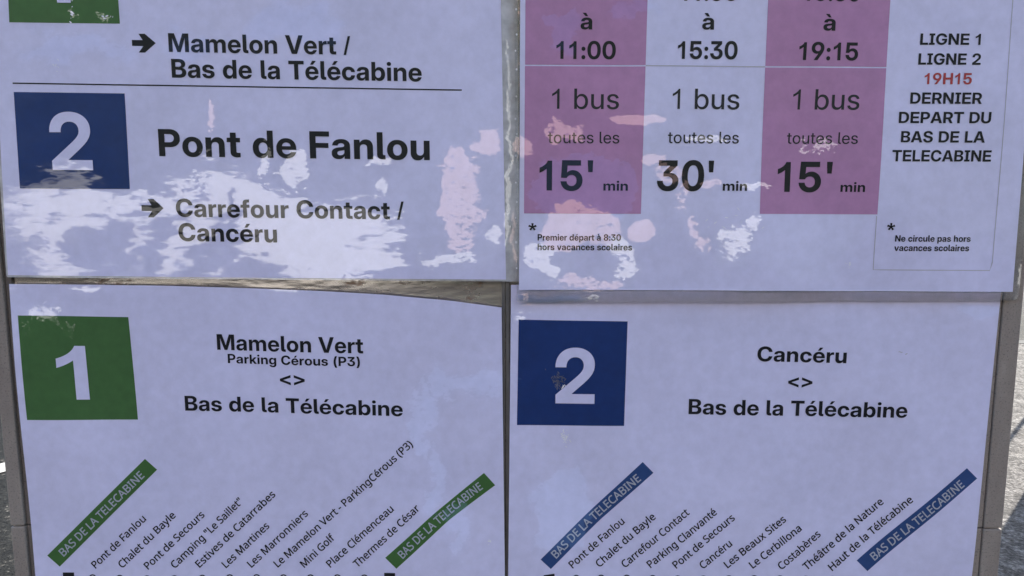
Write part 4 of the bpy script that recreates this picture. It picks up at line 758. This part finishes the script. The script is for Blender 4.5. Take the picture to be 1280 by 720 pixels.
for p0, p1 in (((754, 238.2), (784.6, 238.4)), ((903, 238.4), (933.5, 238.6)), ((1050.5, 239.8), (1080.7, 240))):
    ink('frequency_unit', B, nb, 'min', p0, p1, 12.2)
for p0, p1 in (((660.3, 299.5), (670.8, 299.6)), ((1107.2, 299.2), (1117.3, 299.3))):
    ink('footnote_star', B, nb, '*', p0, p1, 20.5)
for txt, p0, p1 in (('Premier départ à 8:30', (672, 300.6), (776, 300.8)), ('hors vacances scolaires', (672, 312.6), (790, 312.9)),
                    ('Ne circule pas hors', (1118.3, 301.9), (1213.3, 302.3)), ('vacances scolaires', (1117.3, 313.6), (1211.3, 314))):
    ink('footnote_text', B, nb, txt, p0, p1, 8)
for txt, x0, x1, y, c in (('LIGNE 1', 1150, 1225, 55.9, 0), ('LIGNE 2', 1147.6, 1224.8, 80.8, 0), ('19H15', 1155, 1213.5, 105.3, 1), ('DERNIER', 1137.2, 1226, 129.7, 0),
                          ('DEPART DU', 1122.7, 1237.4, 153.9, 0), ('BAS DE LA', 1125.2, 1230, 178, 0), ('TELECABINE', 1114, 1237.8, 201.7, 0)):
    ink('last_bus_text', B, nb, txt, (x0, y), (x1, y + 0.4), 14.2, 'BOLD', 'red ink' if c else 'black ink')
strip_line('note_border', B, [(1095.5, 270), (1091.5, 337.3), (1240, 338.2), (1266.5, 0), (1277, -120)], 1.0, M['grey ink'], nb, n=60)

# ---- lower sheets: the stops of each line
def route(s, parent, mat, stops, banners, line, squares, circles, words):
    for quad_top, quad_bot, t0, t1, tm in banners:
        b_ = patch('terminus_banner', s, quad_top, quad_bot, M[mat], parent, n=16, mrows=3)
        write('banner_text', 'BAS DE LA TELECABINE', 'ROUND', t0, t1, 10.0, s, M['pale ink'], b_, mid=tm, perp=True, lift=0.0004)
    for txt, p0, p1 in stops:
        write('stop_name', txt, 'ROUND', p0, p1, 9.2, s, M['black ink'], parent, perp=True)
    strip_line('route_line', s, line, 1.6, M['black ink'], parent)
    for q in squares:
        shape('terminus_mark', s, [q], M['black ink'], parent, lift=0.00018)
    for cx, cy in circles:
        o = [(cx + 4.8 * math.cos(a * 0.3927), cy + 4.8 * math.sin(a * 0.3927)) for a in range(16)]
        i = [(cx + 3.2 * math.cos(a * 0.3927), cy + 3.2 * math.sin(a * 0.3927)) for a in range(16)]
        shape('stop_mark', s, [o, i], M['dim ink'], parent, lift=0.00018)

C = Sheet(0.0014, 0.0007, 5)
nc = notice(C, (330, 800), 'laminated sheet at lower left with a green figure 1 and slanting stop names')
C_top = [(10.5, 355.2), (120, 355.8), (200, 357), (320, 360.6), (400, 364), (480, 368.2), (560, 375.5), (627, 384.6)]
C_bot = [(51, 800), (632, 800)]
patch('paper', C, C_top, C_bot, M['paper'], nc, n=60, mrows=50, lift=0.0, solid=0.0003)
digit_square(C, [(22.3, 394.3), (161, 396.2), (171.6, 525), (35, 524.4)], M['green ink'], '1', (75.5, 499), (112.7, 499.4), 68.3, nc, lean=-0.02)
ink('destination_text', C, nc, 'Mamelon Vert', (271.5, 437.2), (454, 442), 19.6)
ink('parking_text', C, nc, 'Parking Cérous (P3)', (285, 453.8), (450, 458), 11.6)
ink('direction_sign', C, nc, '<>', (350.7, 481), (381.7, 481.6), 16.5)
ink('destination_text', C, nc, 'Bas de la Télécabine', (231.7, 513.2), (503.3, 521), 18.6, mid=(367, 515.9))
route(C, nc, 'band green',
      [('Pont de Fanlou', (119.5, 711), (184, 649)), ('Chalet du Bayle', (153.6, 710), (220.5, 645)), ('Pont de Secours', (186.5, 711), (256.5, 644.5)),
       ('Camping "Le Saillet"', (219.6, 710), (304.5, 627.5)), ('Estives de Catarrabes', (250, 709.5), (345, 619)), ('Les Martines', (282.6, 710.5), (337.5, 658.5)),
       ('Les Marronniers', (314.3, 710.2), (385.5, 643.5)), ('Le Mamelon Vert - ParkingCérous (P3)', (347.3, 709.7), (516.5, 557)), ('Mini Golf', (380.5, 710), (419, 673.5)),
       ('Place Clémenceau', (413, 710), (493, 637)), ('Thermes de César', (446.6, 710), (525.5, 636))],
      [([(58.3, 695), (180.7, 574)], [(74, 708.8), (196, 587.4)], (79.3, 696.3), (181, 595.5), None),
       ([(481.7, 696.7), (540, 644), (605, 591)], [(495.7, 710.2), (560, 650.8), (619, 606.3)], (504, 697.5), (604, 610.3), (551.5, 652.5))],
      [(80, 721.5), (485, 721.8)],
      [[(78, 716), (92, 716), (92.4, 725), (78.4, 725)], [(480.3, 715.6), (494, 715.6), (494.3, 725), (480.5, 725)]],
      [(x, 722.8) for x in (115.5, 150.2, 184.7, 218.7, 253.1, 286.9, 320.6, 354.3, 388, 421.6, 455.5)], None)

D = Sheet(0.0014, 0.0007, 11)
nd = notice(D, (930, 800), 'laminated sheet at lower right with Cancéru heading and a dark blue square')
D_top, D_bot = [(638.8, 356), (1253, 356)], [(634.5, 800), (1206, 800)]
patch('paper', D, D_top, D_bot, M['paper'], nd, n=60, mrows=50, lift=0.0, solid=0.0003)
digit_square(D, [(648.4, 399.3), (784.5, 401.7), (780, 532.2), (646.2, 531.4)], M['blue ink'], '2', (693.8, 503.8), (742.8, 504.2), 69, nd)
ink('destination_text', D, nd, 'Cancéru', (946.7, 451.8), (1056.8, 453.5), 18.6)
ink('direction_sign', D, nd, '<>', (985, 484.4), (1015, 484.8), 16.5)
ink('destination_text', D, nd, 'Bas de la Télécabine', (860.7, 517.7), (1133.3, 522), 19)
route(D, nd, 'band blue',
      [('Pont de Fanlou', (716, 710.5), (781.5, 653.5)), ('Chalet du Bayle', (749.5, 709.7), (820, 647)), ('Carrefour Contact', (781.5, 710.3), (862, 641.5)),
       ('Parking Clanvanté', (813.3, 710), (896.5, 641.5)), ('Pont de Secours', (845.3, 710.3), (919, 648.5)), ('Cancéru', (878.5, 711), (915.7, 681)),
       ('Les Beaux Sites', (909.6, 710.3), (983, 650.5)), ('Le Cerbillona', (941.2, 711), (1002.5, 662)), ('Costabères', (977, 712.5), (1026.5, 669)),
       ('Théâtre de la Nature', (1008, 713), (1105.5, 629)), ('Haut de la Télécabine', (1040, 713.5), (1141.5, 626))],
      [([(675.7, 699), (735, 641.5), (803.3, 577.3)], [(688.5, 710.9), (750, 650.5), (816.7, 590.8)], (695.4, 698), (801.5, 599.6), (746.6, 648.2)),
       ([(1071, 700.7), (1208.3, 585)], [(1084.4, 714), (1221, 597.8)], (1093.4, 701), (1205, 606.8), None)],
      [(682, 722), (1080, 724)],
      [[(679.5, 718.6), (693, 716.6), (694, 726), (680.5, 728)]],
      [(x, 723 + (x - 720) * 0.004) for x in (720.2, 751.4, 783.5, 815.9, 846.8, 879, 911, 943, 975, 1007, 1040)], None)

# torn and scratched spots of the film
M['torn film'] = printed('torn whitish film', (0.80, 0.80, 0.85), 0.05, 1.45)
M['scratched film'] = printed('scratched grey film', (0.10, 0.105, 0.14), 0.2, 1.45)
def flecks(sheet, centre, size, n, mat, parent, seed, slope=(0.6, 0.8), lift=0.0003, wide=0.28):
    rn = random.Random(seed)
    v, f = [], []
    for _ in range(n):
        cx = centre[0] + rn.gauss(0, size[0] * 0.45); cy = centre[1] + rn.gauss(0, size[1] * 0.45)
        L = rn.uniform(1.0, 3.4); ang = math.atan2(slope[1], slope[0]) + rn.gauss(0, 0.7)
        base = len(v)
        m_ = rn.randint(5, 7)
        for i in range(m_):
            a = 2 * math.pi * i / m_
            rx, ry = L * rn.uniform(0.6, 1.0) * math.cos(a), L * wide * rn.uniform(0.5, 1.1) * math.sin(a)
            v.append(sheet.at(cx + rx * math.cos(ang) - ry * math.sin(ang), cy + rx * math.sin(ang) + ry * math.cos(ang), lift + 0.000004 * rn.random()))
        f.append(tuple(range(base, base + m_))[::-1])
    return mesh_obj('film_tear', v, f, M[mat], parent)
flecks(D, (698, 477), (11, 11), 60, 'scratched film', nd, 1, (0.3, 0.9))
flecks(D, (704, 484), (4, 5), 8, 'torn film', nd, 2, (-0.5, 0.9), 0.00034)
flecks(D, (706, 546), (7, 11), 30, 'torn film', nd, 3)
flecks(A, (90, 12), (2.5, 14), 9, 'torn film', na, 4, (0.6, 0.8), wide=0.45)
flecks(A, (134, 22.5), (9, 3), 8, 'torn film', na, 5, (0.8, -0.6), wide=0.4)
flecks(A, (70, 82), (12, 9), 8, 'torn film', na, 6, wide=0.2)
flecks(B, (910, 280), (40, 22), 14, 'torn film', nb, 7, (0.8, -0.4), wide=0.2)
flecks(B, (1060, 330), (8, 4), 6, 'torn film', nb, 8, wide=0.3)
flecks(C, (612, 676), (3, 6), 5, 'torn film', nc, 9, (-0.4, 0.9))
for i in range(13):
    cx, cy = 645.2 + 0.9 * math.sin(i * 2.3), 12 + i * 26.5 + 5 * math.sin(i * 1.7)
    r0 = 1.1 + 0.5 * math.sin(i * 3.1)
    shape('film_bubble', B, [[(cx + r0 * math.cos(a * 0.785), cy + r0 * 1.3 * math.sin(a * 0.785)) for a in range(8)]], M['torn film'], nb, 0.0003)
flecks(D, (1127, 440), (7, 2), 4, 'grey ink', nd, 10, (0.9, -0.3))

# ================================================================ THE GROUND AND WHAT STANDS ROUND ABOUT
def speckled(name, stops, scale, bump, rough=0.85):
    m, t, b = new_mat(name)
    h = NT(t)
    P = h.pos()
    n = h.math('ADD', h.math('MULTIPLY', h.noise(P, scale, 4.0, 0.7, 'Fac'), 0.6), h.math('MULTIPLY', h.noise(P, scale * 0.22, 3.0, 0.6, 'Fac'), 0.4))
    h.put(b.inputs['Base Color'], h.ramp(n, stops))
    b.inputs['Roughness'].default_value = rough
    b.inputs['Specular IOR Level'].default_value = 0.15
    bp = h.node('ShaderNodeBump'); bp.inputs['Strength'].default_value = 1.0; bp.inputs['Distance'].default_value = bump
    h.put(bp.inputs['Height'], h.noise(P, scale * 0.7, 4.0, 0.65, 'Fac'))
    h.put(b.inputs['Normal'], bp.outputs[0])
    return m
M['asphalt'] = speckled('old asphalt', [(0.42, (0.004, 0.004, 0.004)), (0.56, (0.011, 0.011, 0.01)), (0.66, (0.13, 0.12, 0.105))], 60, 0.012)
M['pavement'] = speckled('pale rough pavement', [(0.38, (0.010, 0.0095, 0.009)), (0.5, (0.068, 0.062, 0.058)), (0.61, (0.19, 0.178, 0.165))], 60, 0.016)
M['kerb stone'] = speckled('kerb stone', [(0.3, (0.03, 0.03, 0.03)), (0.7, (0.07, 0.068, 0.065))], 60, 0.003)
M['road paint'] = speckled('worn white road paint', [(0.3, (0.16, 0.155, 0.15)), (0.6, (0.34, 0.33, 0.31))], 60, 0.003)
M['plaster'] = speckled('white plaster', [(0.3, (0.74, 0.73, 0.70)), (0.7, (0.84, 0.83, 0.81))], 6, 0.003)
M['rose plaster'] = speckled('rose plaster', [(0.3, (0.62, 0.44, 0.40)), (0.7, (0.70, 0.50, 0.46))], 6, 0.003)
M['woods'] = speckled('wooded slope', [(0.35, (0.022, 0.028, 0.024)), (0.65, (0.048, 0.056, 0.042))], 0.4, 0.5)
M['post wood'] = speckled('grey timber', [(0.3, (0.12, 0.10, 0.085)), (0.7, (0.2, 0.17, 0.14))], 40, 0.004)

def sheet_poly(name, pts, z, mat, kind='structure'):
    o = mesh_obj(name, [(x, y, z) for x, y in pts], [tuple(range(len(pts)))], mat)
    return tag(o, kind=kind)
sheet_poly('ground', [(-1500, -1500), (1500, -1500), (1500, 1500), (-1500, 1500)], -0.12, M['asphalt'])
# raised pavement under and to the right of the board
pv = [(-1.35, -0.25), (9, -0.25), (9, 6.0), (-1.35, 6.0)]
v = [(x, y, z) for z in (-0.12, 0.0) for x, y in pv]
o = mesh_obj('pavement', v, [(4, 5, 6, 7), (0, 1, 5, 4), (1, 2, 6, 5), (2, 3, 7, 6), (3, 0, 4, 7)], M['pavement'])
tag(o, kind='structure')
kb = [(9.0, 6.0), (-1.35, 6.0), (-1.35, -0.25), (9.0, -0.25)]
kq = [(9.0, 6.15), (-1.5, 6.15), (-1.5, -0.4), (9.0, -0.4)]
v = [(x, y, z) for z in (-0.12, 0.004) for x, y in kb + kq]
f = []
for i in range(3):
    a, b_ = i, i + 1
    f += [(8 + a, 8 + b_, 12 + b_, 12 + a), (4 + a, 12 + a, 12 + b_, 4 + b_), (a, b_, 8 + b_, 8 + a)]
tag(mesh_obj('kerb', v, f, M['kerb stone']), kind='structure')
sheet_poly('road_marking', [(-3.2, 2.58), (-2.3, 3.78), (-2.42, 3.87), (-3.32, 2.67)], -0.116, M['road paint'])

# two posts off to the right whose shadows cross the pavement
def prism(name, x, y, r, h_, n, mat):
    v = [(x + r * math.cos(2 * math.pi * i / n + .4), y + r * math.sin(2 * math.pi * i / n + .4), z) for z in (0, h_) for i in range(n)]
    f = [(i, (i + 1) % n, n + (i + 1) % n, n + i) for i in range(n)] + [tuple(range(n, 2 * n))]
    return mesh_obj(name, v, f, mat, bevel=0.004)

sp = prism('sign_pole', 3.95, 4.77, 0.014, 3.0, 12, M['strip'])
tag(sp, 'slim grey pole casting a thin shadow on the pavement right of the board', 'pole')
wp = prism('timber_post', 2.88, 3.25, 0.075, 2.2, 4, M['post wood'])
tag(wp, 'square timber post casting a broad shadow on the pavement right of the board', 'post')


# added behind the camera, out of view, only to be reflected in the film
def block(name, x0, x1, y0, y1, z0, z1, mat, label, cat):
    v, f = box_geo(x0, x1, y0, y1, z0, z1)
    return tag(mesh_obj(name, v, f, mat, bevel=0.02), label, cat)
block('wall_reflector', -9.5, -2.4, -12.5, -12.0, -0.12, 1.3, M['plaster'], 'added unseen white wall that makes the bright reflection in the upper left notice', 'wall')
block('rose_reflector', -42.0, 5.0, -75.0, -60.0, 18.0, 40.5, M['rose plaster'], 'added unseen rose block that makes the pink reflected patches', 'building')
block('white_reflector', 7.0, 62.0, -75.0, -60.0, 18.0, 40.5, M['plaster'], 'added unseen white block that makes the pale reflected patches', 'building')
rnd = random.Random(4)
def added_shrub(x, y, h_, r0, r1, label):  # added out of view as dark shapes breaking up the reflected wall
    """r0, r1: half widths of the crown at its foot and top"""
    o = thing('added_shrub', (x, y, -0.12), label, 'added_shrub', 'added silhouettes before the wall reflector')
    v, f = [], []
    for i in range(6):
        a = i * math.pi / 3
        for z, r in ((-0.12, 0.035), (h_ * 0.8, 0.02)): v.append((x + r * math.cos(a), y + r * math.sin(a), z))
    f = [(2 * i, 2 * ((i + 1) % 6), 2 * ((i + 1) % 6) + 1, 2 * i + 1) for i in range(6)]
    bpy.context.view_layer.update()
    mesh_obj('stem', v, f, M['post wood'], o)
    v, f = [], []
    for _ in range(900):
        t = rnd.random()
        r = (r0 + (r1 - r0) * t) * math.sqrt(rnd.random()) * (0.85 + 0.3 * rnd.random())
        a = rnd.uniform(0, 6.283)
        c = Vector((x + r * math.cos(a), y + r * math.sin(a) * 0.8, -0.05 + h_ * t))
        u = Vector((rnd.gauss(0, 1), rnd.gauss(0, 1), rnd.gauss(0, 1))).normalized() * 0.07
        w = u.cross(Vector((rnd.gauss(0, 1), rnd.gauss(0, 1), rnd.gauss(0, 1)))).normalized() * 0.04
        b_ = len(v)
        v += [c - u, c + w, c + u, c - w]
        f.append((b_, b_ + 1, b_ + 2, b_ + 3))
    mesh_obj('crown', v, f, M['woods'], o)
added_shrub(-6.6, -11.4, 0.95, 0.08, 0.42, 'added vase shaped dark silhouette against the wall reflector, left of its taller twin')
added_shrub(-5.7, -11.4, 1.05, 0.10, 0.45, 'added taller vase shaped dark silhouette in the middle of the wall reflector')
added_shrub(-4.7, -11.4, 0.85, 0.28, 0.06, 'added small cone shaped dark silhouette against the wall reflector')
added_shrub(-8.1, -11.2, 1.45, 0.75, 0.85, 'added broad round dark silhouette at the left end of the wall reflector')
nx, ny = 40, 22
v, f = [], []
for j in range(ny + 1):
    for i in range(nx + 1):
        x, y = -700 + 1400 * i / nx, -18 - 500 * (j / ny) ** 1.6
        z = (-18 - y) * 0.585 if y > -59 else 24.0 + (-59 - y) * 0.25 * (0.9 + 0.25 * math.sin(i * 0.5) + 0.1 * rnd.random())
        v.append((x, y, z - 0.3))
for j in range(ny):
    for i in range(nx):
        a = j * (nx + 1) + i
        f.append((a, a + 1, a + nx + 2, a + nx + 1))
tag(mesh_obj('added_hills', v, f, M['woods'], smooth=True), kind='structure')  # added unseen slope, a dark backdrop for the film's reflections
